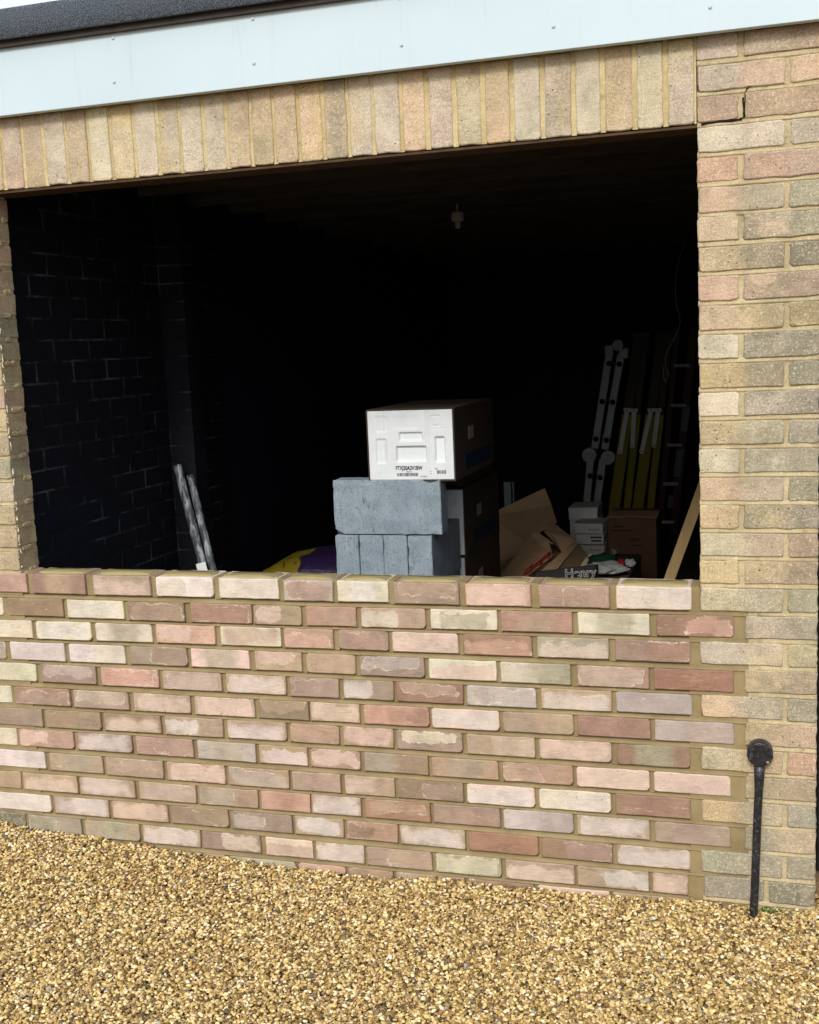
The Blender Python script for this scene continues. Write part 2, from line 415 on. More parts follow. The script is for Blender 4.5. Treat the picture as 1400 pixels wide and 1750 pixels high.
brng = random.Random(11)
row_x = []
top_bricks = []
for k, row in enumerate(ROWS):
    xs = []
    for c1, c2, p, a, b in row_specs(row):
        zm = -0.075 * k - 0.0325
        x0, x1 = xat(a, zm), xat(b, zm)
        if a < 0: x0 = max(x0, -2.325)
        zb = zc(k, (x0 + x1) / 2)
        A, B = COL[c1], COL[c2]
        if p == '.': B = tuple((u + v) / 2 for u, v in zip(A, B)); p = brng.choice('lrc.')
        o = put_brick(wall, x0, x1, zb + brng.uniform(-.0008, .0008), zb + 0.0615 + (.0035 if k == 0 else 0), jit(A, brng), jit(B, brng, 5), PATCH[p], 'new', brng.uniform(-0.0015, 0.001), rot=brng.uniform(-.0025, .0025), rnd=brng)
        o.location -= wall.location
        xs.append((x0, x1))
        if k == 0: top_bricks.append((x0, x1, B))
    row_x.append(xs)

def frange(a, b, n): return [a + (b - a) * i / n for i in range(n + 1)]

def bed_strip(bm, x0, x1, ztop_f, zbot_f, y_top, y_bot, seed=0.0, y_back=0.09, n=None, rough=0.0008):
    """a weather-struck bed joint: set back under the brick above, flush with the one below"""
    n = n or max(2, int((x1 - x0) / 0.02))
    cols = []
    for x in frange(x0, x1, n):
        nz = noise.noise(Vector((x * 14, seed * 3.1, 0))); n2 = noise.noise(Vector((x * 60, seed * 5.7, 4)))
        zt, zb = ztop_f(x), zbot_f(x)
        yt = y_top + nz * rough * 1.2; yb = y_bot + nz * rough + n2 * rough
        cols.append([bm.verts.new((x, y_back, zt + .003)), bm.verts.new((x, yt * 1.5, zt + .003)), bm.verts.new((x, yt * 1.4, zt - (zt - zb) * .24)), bm.verts.new((x, yt * 0.5 + yb * 0.5, zt - (zt - zb) * 0.55)),
                     bm.verts.new((x, yb, zb + 0.0006 + n2 * 0.0006)), bm.verts.new((x, yb + .003, zb - .0025)), bm.verts.new((x, y_back, zb - .0025))])
    for A, B in zip(cols, cols[1:]):
        for i in range(6): bm.faces.new((A[i], B[i], B[i + 1], A[i + 1])).smooth = i in (1, 2, 3)
    bm.faces.new(cols[0]); bm.faces.new(cols[-1][::-1])

# mortar of the new wall: joint bodies, struck beds, perpends
bm = bmesh.new()
for k in range(len(ROWS)):
    xs = row_x[k]
    ex0, ex1 = xs[0][0] - 0.012, xs[-1][1] + 0.012
    for (a0, a1), (b0, b1) in zip(xs, xs[1:]):
        z0, z1 = zc(k, a1) - 0.003, zc(k, a1) + 0.068
        # perpend: struck a little deeper on its left
        v = [bm.verts.new(q) for q in ((a1 - .003, .0105, z0), (b0 + .003, .0050, z0), (b0 + .003, .0050, z1 if k else 0), (a1 - .003, .0105, z1 if k else 0),
                                       (a1 - .003, .095, z0), (b0 + .003, .095, z0), (b0 + .003, .095, z1 if k else 0), (a1 - .003, .095, z1 if k else 0))]
        for f in ((0, 1, 2, 3), (4, 7, 6, 5), (0, 3, 7, 4), (1, 5, 6, 2), (3, 2, 6, 7), (0, 4, 5, 1)): bm.faces.new([v[i] for i in f])
    # toothing joints at both ends
    lo, hi = zc(k, ex1) - .003, zc(k, ex1) + .068
    rnd = random.Random(k)
    right_end = 0.127 if k % 2 else 0.0
    if k < 12:
        box(bm, xs[-1][1] - .003, xs[-1][1] + 0.02, 0.0042, .095, lo, hi if k else 0)
        if k < 11: box(bm, xs[0][0] - .02, xs[0][0] + .003, 0.0042, .095, lo, hi if k else 0)
for k in range(len(ROWS)):
    xa = row_x[k][0][0] - .01
    xb = row_x[k][-1][1] + (.014 if k == 11 else (.03 if k % 2 else .165))
    if k == 12: continue
    if k == 11: xb = row_x[k][-1][1] + .02
    bed_strip(bm, xa, xb, lambda x, k=k: zc(k, x), lambda x, k=k: (zc(k + 1, x) + 0.0615), 0.0150, 0.0014, k)
box(bm, -2.3, 0.0, .004, .095, -1.1, -0.975); box(bm, -.03, .127, .0052, .094, -1.1, -.004); box(bm, -2.33, -2.15, .0052, .094, -1.1, -.004)
for v in bm.verts: v.co -= wall.location
mesh_obj('mortar', bm, M_mort, wall)
# mortar filling the frogs, rims of the bricks left showing
bm = bmesh.new()
for x0, x1, B in top_bricks:
    if x1 - x0 < .05: continue
    pts = []
    n = 26
    for i in range(n):
        a = 2 * math.pi * i / n
        sx = math.copysign(abs(math.cos(a)) ** 0.28, math.cos(a)); sy = math.copysign(abs(math.sin(a)) ** 0.28, math.sin(a))
        pts.append(((x0 + x1) / 2 + sx * ((x1 - x0) / 2 - 0.011) + random.uniform(-.002, .002), 0.051 + sy * 0.037 + random.uniform(-.003, .003), 0.0))
    zt = zc(0, x0) + 0.065
    lo = [bm.verts.new((x, y, zt - .002)) for x, y, _ in pts]; hi = [bm.verts.new((x * .97 + (x0 + x1) / 2 * .03, y * .96 + .051 * .04, zt + .0022 + random.uniform(-.0006, .0012))) for x, y, _ in pts]
    c = bm.verts.new(((x0 + x1) / 2, .051, zt + .004))
    for i in range(n):
        j = (i + 1) % n
        bm.faces.new((lo[i], lo[j], hi[j], hi[i])); bm.faces.new((hi[i], hi[j], c))
for v in bm.verts: v.co -= wall.location
mesh_obj('frog_mortar', bm, M_frog, wall, smooth=True)

# ------------------------------------------------------------------ the garage
garage = tag(empty('garage', (-1.07, 3.0, -0.92)), 'flat roofed brick garage with white fascia board, open front and dark interior', 'garage')
GL = garage.location.copy()
def gpart(name, loc=(0, 0, 0)):
    return empty(name, Vector(loc) - GL, garage)
def gmesh(name, bm, mat, parent=None, **k):
    par = parent or garage
    base = GL if par is garage else par.location + GL
    for v in bm.verts: v.co -= base
    return mesh_obj(name, bm, mat, par, **k)
def gbrick(part, *a, **k):
    o = put_brick(part, *a, **k); o.location -= part.location + GL; return o

OLD = {'W': (220, 210, 190), 'C': (214, 202, 168), 'T': (198, 176, 144), 'P': (218, 186, 160), 'S': (212, 170, 148), 'G': (170, 168, 150), 'D': (134, 134, 124), 'Y': (210, 186, 138), 'M': (184, 156, 138), 'L': (206, 192, 178)}
orng = random.Random(5)
# right pillar, course by course upwards from the sill: bricks as codes, first code nearest the opening
UPC = ['YM', 'CM', 'YD', 'PG', 'WG', 'TG', 'WD', 'YD', 'WD', 'PY', 'PM', 'TD', 'PG', 'PG', 'SM', 'WL']     # j = 0..15
PIL_R = 0.302
pil = gpart('brick_pillar', (0.15, 0, -0.9))
pil['label'] = 'weathered buff brick pillar right of the opening'
bm_m = bmesh.new()
def zo(j): return 0.075 * j + 0.010
def course(part, z, spans, d=0.102, y=0.0):
    for x0, x1, a, b, p, dirt in spans:
        gbrick(part, x0, x1, z + orng.uniform(-.0012, .0012), z + .065 + orng.uniform(-.001, .001), jit(OLD[a], orng, 13), jit(OLD[b], orng, 13), PATCH[p], 'old', y + orng.uniform(-.002, .001), d,
               rot=orng.uniform(-.004, .004), dirt=dirt, rnd=orng)
XR = 0.335
for j in range(-12, 19):
    z = zo(j)
    if j >= 0:
        codes = UPC[j] if j < 16 else ['MM', 'LP', 'LM'][j - 16]
    else:
        codes = ['CG', 'WG', 'LC', 'TM', 'PG', 'TM', 'CS', 'TM', 'YG', 'GT', 'GG', 'DD'][-j - 1]
    top = j >= 16
    xr = PIL_R if z < 0.99 else PIL_R
    half = (j % 2 == 0)
    dirt = 0.55 if j < 12 else 0.25
    if j in (-12,): dirt = 1.0
    if j == 12: dirt = .9
    a, b = codes
    if j >= 0 or True:
        if half:
            x0 = 0.0 if j >= 0 else 0.0
            if j < 0:
                # even courses below the sill are the new bricks toothed in: only the remainder is old
                if j == -12: course(pil, z, [(.006, .168, 'D', 'D', '.', 1.0), (.178, xr, 'D', 'G', 'R', 1.0)])
                else: course(pil, z, [(0.116 + orng.uniform(-.003, .006), xr, a, b, 'R', dirt)])
                continue_flag = True
            else:
                course(pil, z, [(0.0, 0.103, a, a, '.', dirt * .4), (0.114, xr, b, a, 'l', dirt)])
        else:
            x0 = 0.002 if j >= 0 else -.001 + orng.uniform(0, .005)
            course(pil, z, [(x0, 0.215, a, b, 'R', dirt * .7), (0.226, xr, b, b, '.', dirt)])
# bottom dark course
box(bm_m, 0.003, PIL_R - .003, 0.0035, .1, 0.0, 1.44); box(bm_m, 0.126, PIL_R - .003, 0.0037, .1, -1.1, 0.0)
bm2 = bmesh.new()
for j in range(-12, 19):
    z = zo(j)
    x0 = 0.001 if j >= 0 else (0.15 if j % 2 == 0 else .15)
    bed_strip(bm2, x0 if j != -12 else .003, PIL_R - .001, lambda x, z=z: z, lambda x, z=z: z - .010, 0.0026, 0.0004, j + 40, rough=.0016, y_back=.05)
me_t = bpy.data.meshes.new('t'); bm2.to_mesh(me_t); bm2.free(); bm_m.from_mesh(me_t); bpy.data.meshes.remove(me_t)
gmesh('mortar', bm_m, M_mort_old, pil)
# inner leaf of the pillar
bm = bmesh.new(); box(bm, .002, PIL_R - .002, .1035, .213, -1.0, 1.43); gmesh('inner_leaf', bm, M_mort_old, pil)

# left pillar
pl = gpart('brick_pillar', (-2.4, 0, -0.9)); pl['label'] = 'grey buff brick pillar left of the opening'
bm_m = bmesh.new()
LX = -2.76
cyc = 'TMLPGMTTGMLTGPMGML'
for j in range(-12, 19):
    z = zo(j) ; c = cyc[(j * 3) % 18]; c2 = cyc[(j * 5 + 2) % 18]
    new = j < 0
    e = JAMB_L if not new else (row_x[-j - 1][0][0] - .011 if -j - 1 < 11 else -2.2)
    if j >= 16: e = JAMB_L
    if j == -12: course(pl, z, [(-2.335, xat(44, -.86), 'D', 'D', '.', 1.0), (-2.575, -2.345, 'G', 'D', 'R', 1.0), (LX, -2.585, 'T', 'T', '.', .5)]); continue
    if new: course(pl, z, [(-2.575, min(e, -2.34), c, c2, 'R', .3), (LX, -2.585, c2, c, '.', .3)])
    elif j % 2 == 0: course(pl, z, [(JAMB_L - .103, JAMB_L, c, c, '.', .25), (JAMB_L - .33, JAMB_L - .114, c2, c, 'l', .25), (JAMB_L - .56, JAMB_L - .341, c, c, '.', .25)])
    else: course(pl, z, [(JAMB_L - .215, JAMB_L, c, c2, 'R', .25), (JAMB_L - .44, JAMB_L - .226, c2, c2, '.', .25), (LX, JAMB_L - .451, c2, c2, '.', .25)])
box(bm_m, LX + .003, JAMB_L - .003, .0035, .1, 0.0, 1.44)
box(bm_m, LX + .003, -2.33, .0035, .1, -1.1, 0.0)
for j in range(0, 19):
    z = zo(j)
    bed_strip(bm_m, LX, JAMB_L - .001, lambda x, z=z: z, lambda x, z=z: z - .010, 0.0042, 0.0006, j + 80, rough=.0016, y_back=.05)
# squeezed-out mortar on the cut reveal
rr = random.Random(3)
for j in range(0, 17):
    z = zo(j) - .005
    for q in range(rr.choice((1, 2, 2, 3))):
        y0 = rr.uniform(.008, .07); L = rr.uniform(.02, .05)
        t = bmesh.new(); bmesh.ops.create_icosphere(t, subdivisions=2, radius=1.0)
        for v in t.verts:
            nn = 1 + .35 * noise.noise(v.co * 2 + Vector((j, q, 0)))
            v.co = Vector((JAMB_L + v.co.x * nn * rr.uniform(.0030, .0050), min(.1, y0 + L / 2 + v.co.y * nn * L / 2), z + v.co.z * nn * .0095))
        me_t = bpy.data.meshes.new('t'); t.to_mesh(me_t); t.free(); bm_m.from_mesh(me_t); bpy.data.meshes.remove(me_t)
gmesh('mortar', bm_m, M_mort_old, pl)
# broken line of white sealant down the arris
M_seal = simple('white_sealant', (226, 220, 200), 0.6, var=.2, scale=60, bump=.4, bscale=200, bd=.002)
bm = bmesh.new()
z = 0.02
while z < 1.15:
    L = rr.uniform(.006, .03)
    if rr.random() < .75:
        zz = frange(z, z + L, 4)
        tube(bm, [(JAMB_L + .0005 + rr.uniform(-.0015, .0015), .0075 + rr.uniform(-.003, .003), q) for q in zz], [.0008, rr.uniform(.0012, .0026), rr.uniform(.0014, .003), rr.uniform(.001, .002), .0006], 6)
    z += L + rr.uniform(.0, .02) * (1 if z < .8 else 2)
gmesh('sealant_line', bm, M_seal, pl, smooth=True)['kind'] = 'stuff'

# soldier course over the opening
sold = gpart('soldier_course', (-1.07, 0, 1.2))
SJ = [-33, 5, 40, 76, 114, 151.5, 190, 230, 270, 308.5, 348.5, 387.5, 429, 468.5, 510, 552.5, 595, 637.5, 685, 730, 777, 826, 875, 927.5, 980, 1030, 1085, 1137.5, 1191]
SC = ['YT', 'ML', 'TL', 'LW', 'MT', 'CW', 'YC', 'WL', 'TL', 'LW', 'WL', 'PC', 'TP', 'PT', 'YP', 'TDc', 'LT', 'LW', 'PT', 'LW', 'TC', 'PT', 'WL', 'LT', 'WL', 'TY', 'WC', 'CL']
xs = [xat(u, 1.30) for u in SJ]
SZ0, SZ1 = 1.2095, 1.4245
srng = random.Random(21)
for i, (a, b) in enumerate(zip(xs, xs[1:])):
    c = SC[i]; p = c[2] if len(c) > 2 else srng.choice('trlb')
    g = .0032 if i < 18 else .0052
    x0, x1 = a + g, min(b - g, -.0035)
    o = gbrick(sold, x0, x1, SZ0 + srng.uniform(-.0012, .0012), SZ1 - srng.uniform(0, .002), jit(OLD[c[0]], srng, 10), jit(OLD[c[1]], srng, 10), PATCH[p], 'old', srng.uniform(-.0015, .0015), .102, nominal=.065,
               rot=srng.uniform(-.003, .003), dirt=.10 if c[1] != 'D' else .2, rnd=srng)
# the same course over the second opening to the right, and to the left pillar
X2 = 2.447
x = PIL_R
bm = bmesh.new()
for a, b in zip(xs, xs[1:]):
    # raised pointing in each perpend
    box(bm, b - .0068, min(b + .0068, -.0005), .0022 + srng.uniform(-.0006, .0015), .09, SZ0, SZ1)
box(bm, xs[0], -.001, .004, .1, SZ0 + .003, SZ1 + .02)
gmesh('mortar', bm, mortar_material('yellow_mortar', (204, 188, 144), (182, 164, 118), True, .8), sold)
i = 0
while x + .075 < X2:
    c = SC[i % 28]
    gbrick(sold, x + .006, x + .069, SZ0, SZ1 - .001, jit(OLD[c[0]], srng, 6), jit(OLD[c[1]], srng, 6), PATCH['t'], 'old', srng.uniform(-.001, .001), .102, nominal=.065, rnd=srng)
    x += .075; i += 1
bm = bmesh.new(); box(bm, PIL_R + .001, X2, .004, .1, SZ0 + .003, SZ1 + .02); gmesh('mortar', bm, M_mort_old, sold)

M_steel = simple('rusty_lintel_steel', (78, 60, 42), .7, .3, var=.35, scale=30, bump=.3)
bm = bmesh.new()
box(bm, -2.28, .10, .006, .100, 1.2005, 1.2068); box(bm, -2.28, .10, .1025, .109, 1.2005, 1.36)
gmesh('steel_lintel', bm, M_steel)

# the crack that steps through the pillar's top courses
bm = bmesh.new()
for path, wd in ((((1199, 212), (1230, 207), (1262, 204), (1273, 199), (1273, 175), (1274, 158), (1279, 148), (1300, 141), (1325, 136), (1343, 133)), .0011), (((1272, 201), (1271, 180), (1270, 160)), .001)):
    P_ = [at(u, v, -.0004) - sold.location - GL for u, v in path]
    Q_ = []
    for a_, b_ in zip(P_, P_[1:]):
        for t_ in (0, .33, .66): Q_.append(a_.lerp(b_, t_) + Vector((srng.uniform(-.001, .001), 0, srng.uniform(-.001, .001))))
    tube(bm, Q_, [wd * srng.uniform(.4, 1.9) * (2.0 if q_ < 9 else 1) for q_, _ in enumerate(Q_)], 6, flat=.6)
mesh_obj('crack', bm, simple('dark_crack', (24, 20, 16), .95, bump=0), sold)
# fascia, felt edge, roof
s = NT('white_fascia_plastic'); p = s.pos()
col = s.mix(s.ramp(s.noise(p, 2.2, 4), .3, .7, 0, .5), lin((190, 208, 217)) + (1,), lin((182, 200, 210)) + (1,))
st = s.ramp(s.noise(s.scale(p, (28, 28, 1.6)), 1.0, 5, .7), .56, .74, 0, .28)
col = s.mix(st, col, lin((160, 176, 184)) + (1,))
sp = s.math('MULTIPLY', s.ramp(s.voro(p, 9), .07, .045), s.ramp(s.noise(p, 30, 2), .55, .6))
col = s.mix(s.math('MULTIPLY', sp, .35), col, lin((120, 124, 120)) + (1,))
s.color(col); s.b.inputs['Roughness'].default_value = .42; s.b.inputs['Specular IOR Level'].default_value = .35
s.bump(s.noise(p, 7, 2), .15, .003)
M_fas = s.m
bm = bmesh.new()
box(bm, LX - .04, X2 + .34, -.045, -.029, 1.418, 1.66)
box(bm, LX - .04, X2 + .34, -.029, -.019, 1.418, 1.429)
bevel(bm, .0015, 2)
fas = gmesh('fascia_board', bm, M_fas)
M_scr = simple('plastic_screw_cap', (182, 198, 206), .5, var=.05)
for u, v in ((193, 65), (195, 140), (432, 32), (434, 108), (686, 77), (946, 45), (1214, 12)):
    q = at(u, v, -.046)
    bm = bmesh.new(); bmesh.ops.create_uvsphere(bm, u_segments=12, v_segments=8, radius=.0048)
    for w_ in bm.verts: w_.co = Vector((w_.co.x, w_.co.y * .6, w_.co.z)) + q - GL
    mesh_obj('screw_cap', bm, M_scr, fas, smooth=True)
for X, Z in ((-.765, 1.597), (-.354, 1.596), (.037, 1.595), (.47, 1.476), (.47, 1.595), (.9, 1.476), (.9, 1.595)):
    bm = bmesh.new(); bmesh.ops.create_uvsphere(bm, u_segments=12, v_segments=8, radius=.0048)
    for w_ in bm.verts: w_.co = Vector((w_.co.x, w_.co.y * .6, w_.co.z)) + Vector((X, -.046, Z)) - GL
    mesh_obj('screw_cap', bm, M_scr, fas, smooth=True)
M_board = simple('brown_backing_timber', (96, 78, 60), .85, var=.25, scale=14, bump=.3)
bm = bmesh.new(); box(bm, LX - .02, X2 + .32, -.0185, -.0005, 1.432, 1.70); gmesh('backing_board', bm, M_board)
bm = bmesh.new(); box(bm, LX - .04, X2 + .34, -.060, -.0465, 1.608, 1.69); gmesh('drip_batten', bm, simple('dark_brown_batten', (58, 52, 50), .85, var=.2))
s = NT('mineral_roofing_felt'); p = s.pos()
g = s.noise(p, 330, 3, .8); g2 = s.noise(p, 120, 3, .7)
col = s.mix(s.ramp(g, .38, .64), lin((34, 40, 48)) + (1,), lin((112, 122, 134)) + (1,))
col = s.mix(s.ramp(g2, .55, .75, 0, .5), col, lin((48, 54, 62)) + (1,))
s.color(col); s.bump(g, .9, .003); M_felt = s.m
bm = bmesh.new()
n = 140; cols = []
for x in frange(LX - .05, X2 + .35, n):
    wv = .0018 * noise.noise(Vector((x * 3, 1, 0))) + .0008 * noise.noise(Vector((x * 25, 4, 0)))
    cols.append([bm.verts.new(q) for q in ((x, 6.1, 1.715), (x, -.062, 1.715), (x, -.074, 1.710 + wv), (x, -.079 + wv, 1.700), (x, -.078 + wv, 1.628 + wv), (x, -.074 + wv, 1.6245 + wv), (x, -.0605, 1.628))])
for A, B in zip(cols, cols[1:]):
    for i in range(6): bm.faces.new((A[i], B[i], B[i + 1], A[i + 1])).smooth = True
gmesh('roof_edge', bm, M_felt)
bm = bmesh.new(); box(bm, LX, X2 + .3, .001, 6.1, 1.56, 1.70); gmesh('roof_deck', bm, M_board)

# dark timber ceiling with joists
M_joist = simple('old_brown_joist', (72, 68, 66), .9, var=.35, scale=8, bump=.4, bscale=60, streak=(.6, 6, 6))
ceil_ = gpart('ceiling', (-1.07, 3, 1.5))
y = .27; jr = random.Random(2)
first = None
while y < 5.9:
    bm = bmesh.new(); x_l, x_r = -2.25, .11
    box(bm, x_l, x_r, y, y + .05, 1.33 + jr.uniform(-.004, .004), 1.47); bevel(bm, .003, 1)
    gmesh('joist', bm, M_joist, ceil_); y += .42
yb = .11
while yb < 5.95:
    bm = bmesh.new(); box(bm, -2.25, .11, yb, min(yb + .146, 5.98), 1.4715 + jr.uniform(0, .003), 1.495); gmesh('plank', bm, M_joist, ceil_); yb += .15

# dark painted inside walls; the left one shows its brickwork
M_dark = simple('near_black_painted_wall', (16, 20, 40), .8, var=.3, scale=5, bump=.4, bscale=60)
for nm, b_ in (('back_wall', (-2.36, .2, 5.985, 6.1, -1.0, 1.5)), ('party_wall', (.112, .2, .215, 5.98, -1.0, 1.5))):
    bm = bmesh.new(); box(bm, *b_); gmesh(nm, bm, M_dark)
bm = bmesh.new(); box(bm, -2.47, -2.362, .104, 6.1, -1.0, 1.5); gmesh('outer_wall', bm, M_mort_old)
# second opening on the right, closed by a dark door
M_door = simple('black_garage_door', (24, 24, 26), .55, var=.2, bump=.1)
gd = gpart('garage_door', (1.37, .16, -.9))
bm = bmesh.new(); box(bm, PIL_R + .002, X2, .17, .19, -.86, 1.2); gmesh('door_panel', bm, M_door, gd)
for i in range(14):
    bm = bmesh.new(); x0 = PIL_R + .004 + i * .1525; box(bm, x0 + .004, x0 + .148, .155, .1695, -.855, 1.195); bevel(bm, .004, 1); gmesh('door_board', bm, M_door, gd)
bm = bmesh.new(); box(bm, PIL_R + .002, X2, .10, .2, -.925, -.865); bevel(bm, .004, 1); gmesh('threshold', bm, simple('weathered_threshold_timber', (120, 98, 70), .85, var=.3, streak=(1, 8, 8)), gd)
pr_ = gpart('brick_pillar', (2.6, 0, -.9)); pr_['label'] = 'plain buff brick pillar beyond the black garage door'
for j in range(-12, 19):
    c = cyc[(j * 7) % 18]
    if j % 2: course(pr_, zo(j), [(X2, X2 + .215, c, c, 'R', .3), (X2 + .226, X2 + .328, 'T', c, '.', .3)])
    else: course(pr_, zo(j), [(X2, X2 + .103, c, c, '.', .3), (X2 + .114, X2 + .328, 'T', c, 'l', .3)])
bm = bmesh.new(); box(bm, X2 + .003, X2 + .325, .0035, .2, -1.1, 1.44); gmesh('mortar', bm, M_mort_old, pr_)
bm = bmesh.new(); box(bm, X2 + .2, X2 + .32, .201, 6.1, -1.0, 1.5); gmesh('outer_wall', bm, M_mort_old)

# left inside wall, brick by brick where it can be made out
sw = tag(empty('side_wall', (-2.3, 1.2, -.9)), 'dark painted brick wall with a shallow pier, inside the garage on the left', 'wall')
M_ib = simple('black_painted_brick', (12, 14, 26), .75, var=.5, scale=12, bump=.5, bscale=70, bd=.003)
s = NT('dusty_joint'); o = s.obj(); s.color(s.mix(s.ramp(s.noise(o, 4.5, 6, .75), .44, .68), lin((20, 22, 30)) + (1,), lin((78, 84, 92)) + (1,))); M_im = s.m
ib = {}
def iface(w, seed):
    if (w, seed) in ib: return ib[(w, seed)]
    r_ = random.Random(seed + int(w * 1000)); t = bmesh.new(); v, f = box(t, -.008, .0, -w / 2, w / 2, -.0345, .0345)
    for q in v: q.co += Vector((r_.uniform(-.001, .0008), r_.uniform(-.001, .001), r_.uniform(-.0006, .0006)))
    bevel(t, .002, 1)
    me = bpy.data.meshes.new('brick'); t.to_mesh(me); t.free(); me.materials.append(M_ib); ib[(w, seed)] = me; return me
IR = random.Random(9)
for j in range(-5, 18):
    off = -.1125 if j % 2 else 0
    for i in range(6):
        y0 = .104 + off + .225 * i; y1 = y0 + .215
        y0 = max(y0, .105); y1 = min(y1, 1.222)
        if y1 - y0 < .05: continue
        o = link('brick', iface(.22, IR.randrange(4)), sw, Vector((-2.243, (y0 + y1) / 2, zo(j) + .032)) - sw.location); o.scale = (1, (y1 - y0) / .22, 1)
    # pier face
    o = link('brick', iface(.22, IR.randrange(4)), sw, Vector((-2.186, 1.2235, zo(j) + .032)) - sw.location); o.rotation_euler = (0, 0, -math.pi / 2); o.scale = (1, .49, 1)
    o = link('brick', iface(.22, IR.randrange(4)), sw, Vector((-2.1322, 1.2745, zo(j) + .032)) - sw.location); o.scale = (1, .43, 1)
    if True:
        for i in range(2):
            y0 = 1.33 + .225 * i + (.1 if j % 2 else 0)
            o = link('brick', iface(.22, IR.randrange(4)), sw, Vector((-2.243, y0 + .11, zo(j) + .032)) - sw.location)
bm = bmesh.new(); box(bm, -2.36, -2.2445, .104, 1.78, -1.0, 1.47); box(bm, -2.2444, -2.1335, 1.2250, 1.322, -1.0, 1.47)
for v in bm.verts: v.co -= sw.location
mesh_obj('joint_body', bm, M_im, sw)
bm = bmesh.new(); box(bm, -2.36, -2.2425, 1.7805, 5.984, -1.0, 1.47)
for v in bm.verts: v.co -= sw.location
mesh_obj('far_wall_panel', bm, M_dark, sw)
# left nib behind the jamb
bm = bmesh.new(); box(bm, -2.36, JAMB_L - .002, .1025, .1035, -1.0, 1.47); gmesh('nib_backing', bm, M_dark)

# ------------------------------------------------------------------ ground
GX = [(-4, -.885), (-2.32, -.868), (-2.2, -.884), (-1.98, -.890), (-1.66, -.913), (-1.35, -.926), (-1.05, -.936), (-.9, -.928), (-.77, -.915), (-.59, -.925), (-.33, -.920), (-.02, -.905), (.14, -.918), (.3, -.906), (1.5, -.915), (4, -.915)]
def gh(x, y):
    for (a, za), (b, zb) in zip(GX, GX[1:]):
        if x <= b: break
    t = max(0, min(1, (x - a) / (b - a))); zw = za + (zb - za) * t
    k = max(0, min(1, -y / .5)); k = k * k * (3 - 2 * k)
    z = zw * (1 - k) + (-.925) * k
    return z + .006 * noise.noise(Vector((x * 3, y * 3, 0))) + .004 * noise.noise(Vector((x * 9, y * 9, 3)))
M_gr = NT('loose_golden_gravel_bed'); s = M_gr; p = s.pos()
v1 = s.voro(p, 85); c1 = s.voro(p, 85, out='Color')
rs = s.sep(c1)[0]
col = s.mix(s.ramp(rs, .1, .9), lin((96, 74, 42)) + (1,), lin((170, 140, 86)) + (1,))
col = s.mix(s.ramp(v1, .25, .62), col, lin((96, 76, 48)) + (1,))
s.color(col); s.bump(s.math('SUBTRACT', 1.0, v1), 1.0, .012)
bm = bmesh.new(); nx, ny = 110, 50
gx = frange(-3.4, 2.9, nx); gy = frange(-2.6, 0.14, ny)
V = [[bm.verts.new((x, y, gh(x, min(y, 0)) - .004)) for y in gy] for x in gx]
for i in range(nx):
    for j in range(ny): bm.faces.new((V[i][j], V[i + 1][j], V[i + 1][j + 1], V[i][j + 1])).smooth = True
gnd = mesh_obj('gravel_bed', bm, M_gr.m); tag(gnd, kind='structure')
bm = bmesh.new(); box(bm, -400, 400, -400, 400, -1.2, -.945); tag(mesh_obj('ground', bm, M_gr.m), kind='structure')
bm = bmesh.new(); box(bm, -2.47, X2 + .3, .145, 6.1, -.944, -.905); tag(mesh_obj('floor', bm, simple('dusty_concrete_floor', (96, 92, 86), .9, var=.3, scale=4, bump=.3)), kind='structure')

# pebbles
sp_ = NT('golden_pebble'); s = sp_; inf = s.info(); o = s.obj()
cr = s.t.nodes.new('ShaderNodeValToRGB'); s.put(cr.inputs[0], inf.outputs['Random'])
stops = [(0, (82, 66, 42)), (.08, (118, 96, 58)), (.22, (154, 127, 77)), (.42, (186, 158, 98)), (.60, (208, 181, 121)), (.74, (224, 200, 142)), (.86, (228, 216, 180)), (.92, (164, 120, 72)), (.955, (120, 110, 98)), (.98, (60, 50, 44)), (1, (236, 230, 214))]
el = cr.color_ramp.elements
while len(el) < len(stops): el.new(.5)
for e_, (ps, c_) in zip(el, stops): e_.position = ps; e_.color = tuple(x * 1.08 for x in lin(c_)) + (1,)
k = s.ramp(s.noise(o, 260, 3), .3, .7, .8, 1.15)
col = s.mix(1.0, cr.outputs[0], s.comb(k, k, k), 'MULTIPLY')
s.color(col); s.b.inputs['Roughness'].default_value = .62; s.b.inputs['Specular IOR Level'].default_value = .35
s.bump(s.noise(o, 400, 2), .25, .001)
pcol = bpy.data.collections.new('pebble_shapes')
for i in range(10):
    r_ = random.Random(i); t = bmesh.new(); bmesh.ops.create_icosphere(t, subdivisions=2 if i < 6 else 1, radius=1)
    fl = r_.uniform(.5, .8); el_ = r_.uniform(1.0, 1.5)
    for v in t.verts:
        nn = 1 + .5 * noise.noise(v.co * 1.1 + Vector((i * 7, 0, 0))) + .22 * noise.noise(v.co * 2.6 + Vector((0, i * 5, 0)))
        v.co = Vector((v.co.x * el_, v.co.y, v.co.z * fl)) * nn * .0056
    # a broken facet
    nrm = Vector((r_.uniform(-1, 1), r_.uniform(-1, 1), r_.uniform(-.3, 1))).normalized()
    for v in t.verts:
        dd = v.co.dot(nrm) - .0028
        if dd > 0: v.co -= nrm * dd * .9
    me = bpy.data.meshes.new('pebble'); t.to_mesh(me); t.free(); me.materials.append(sp_.m)
    if i % 2 == 0:
        for q in me.polygons: q.use_smooth = True
    pcol.objects.link(bpy.data.objects.new('pebble', me))

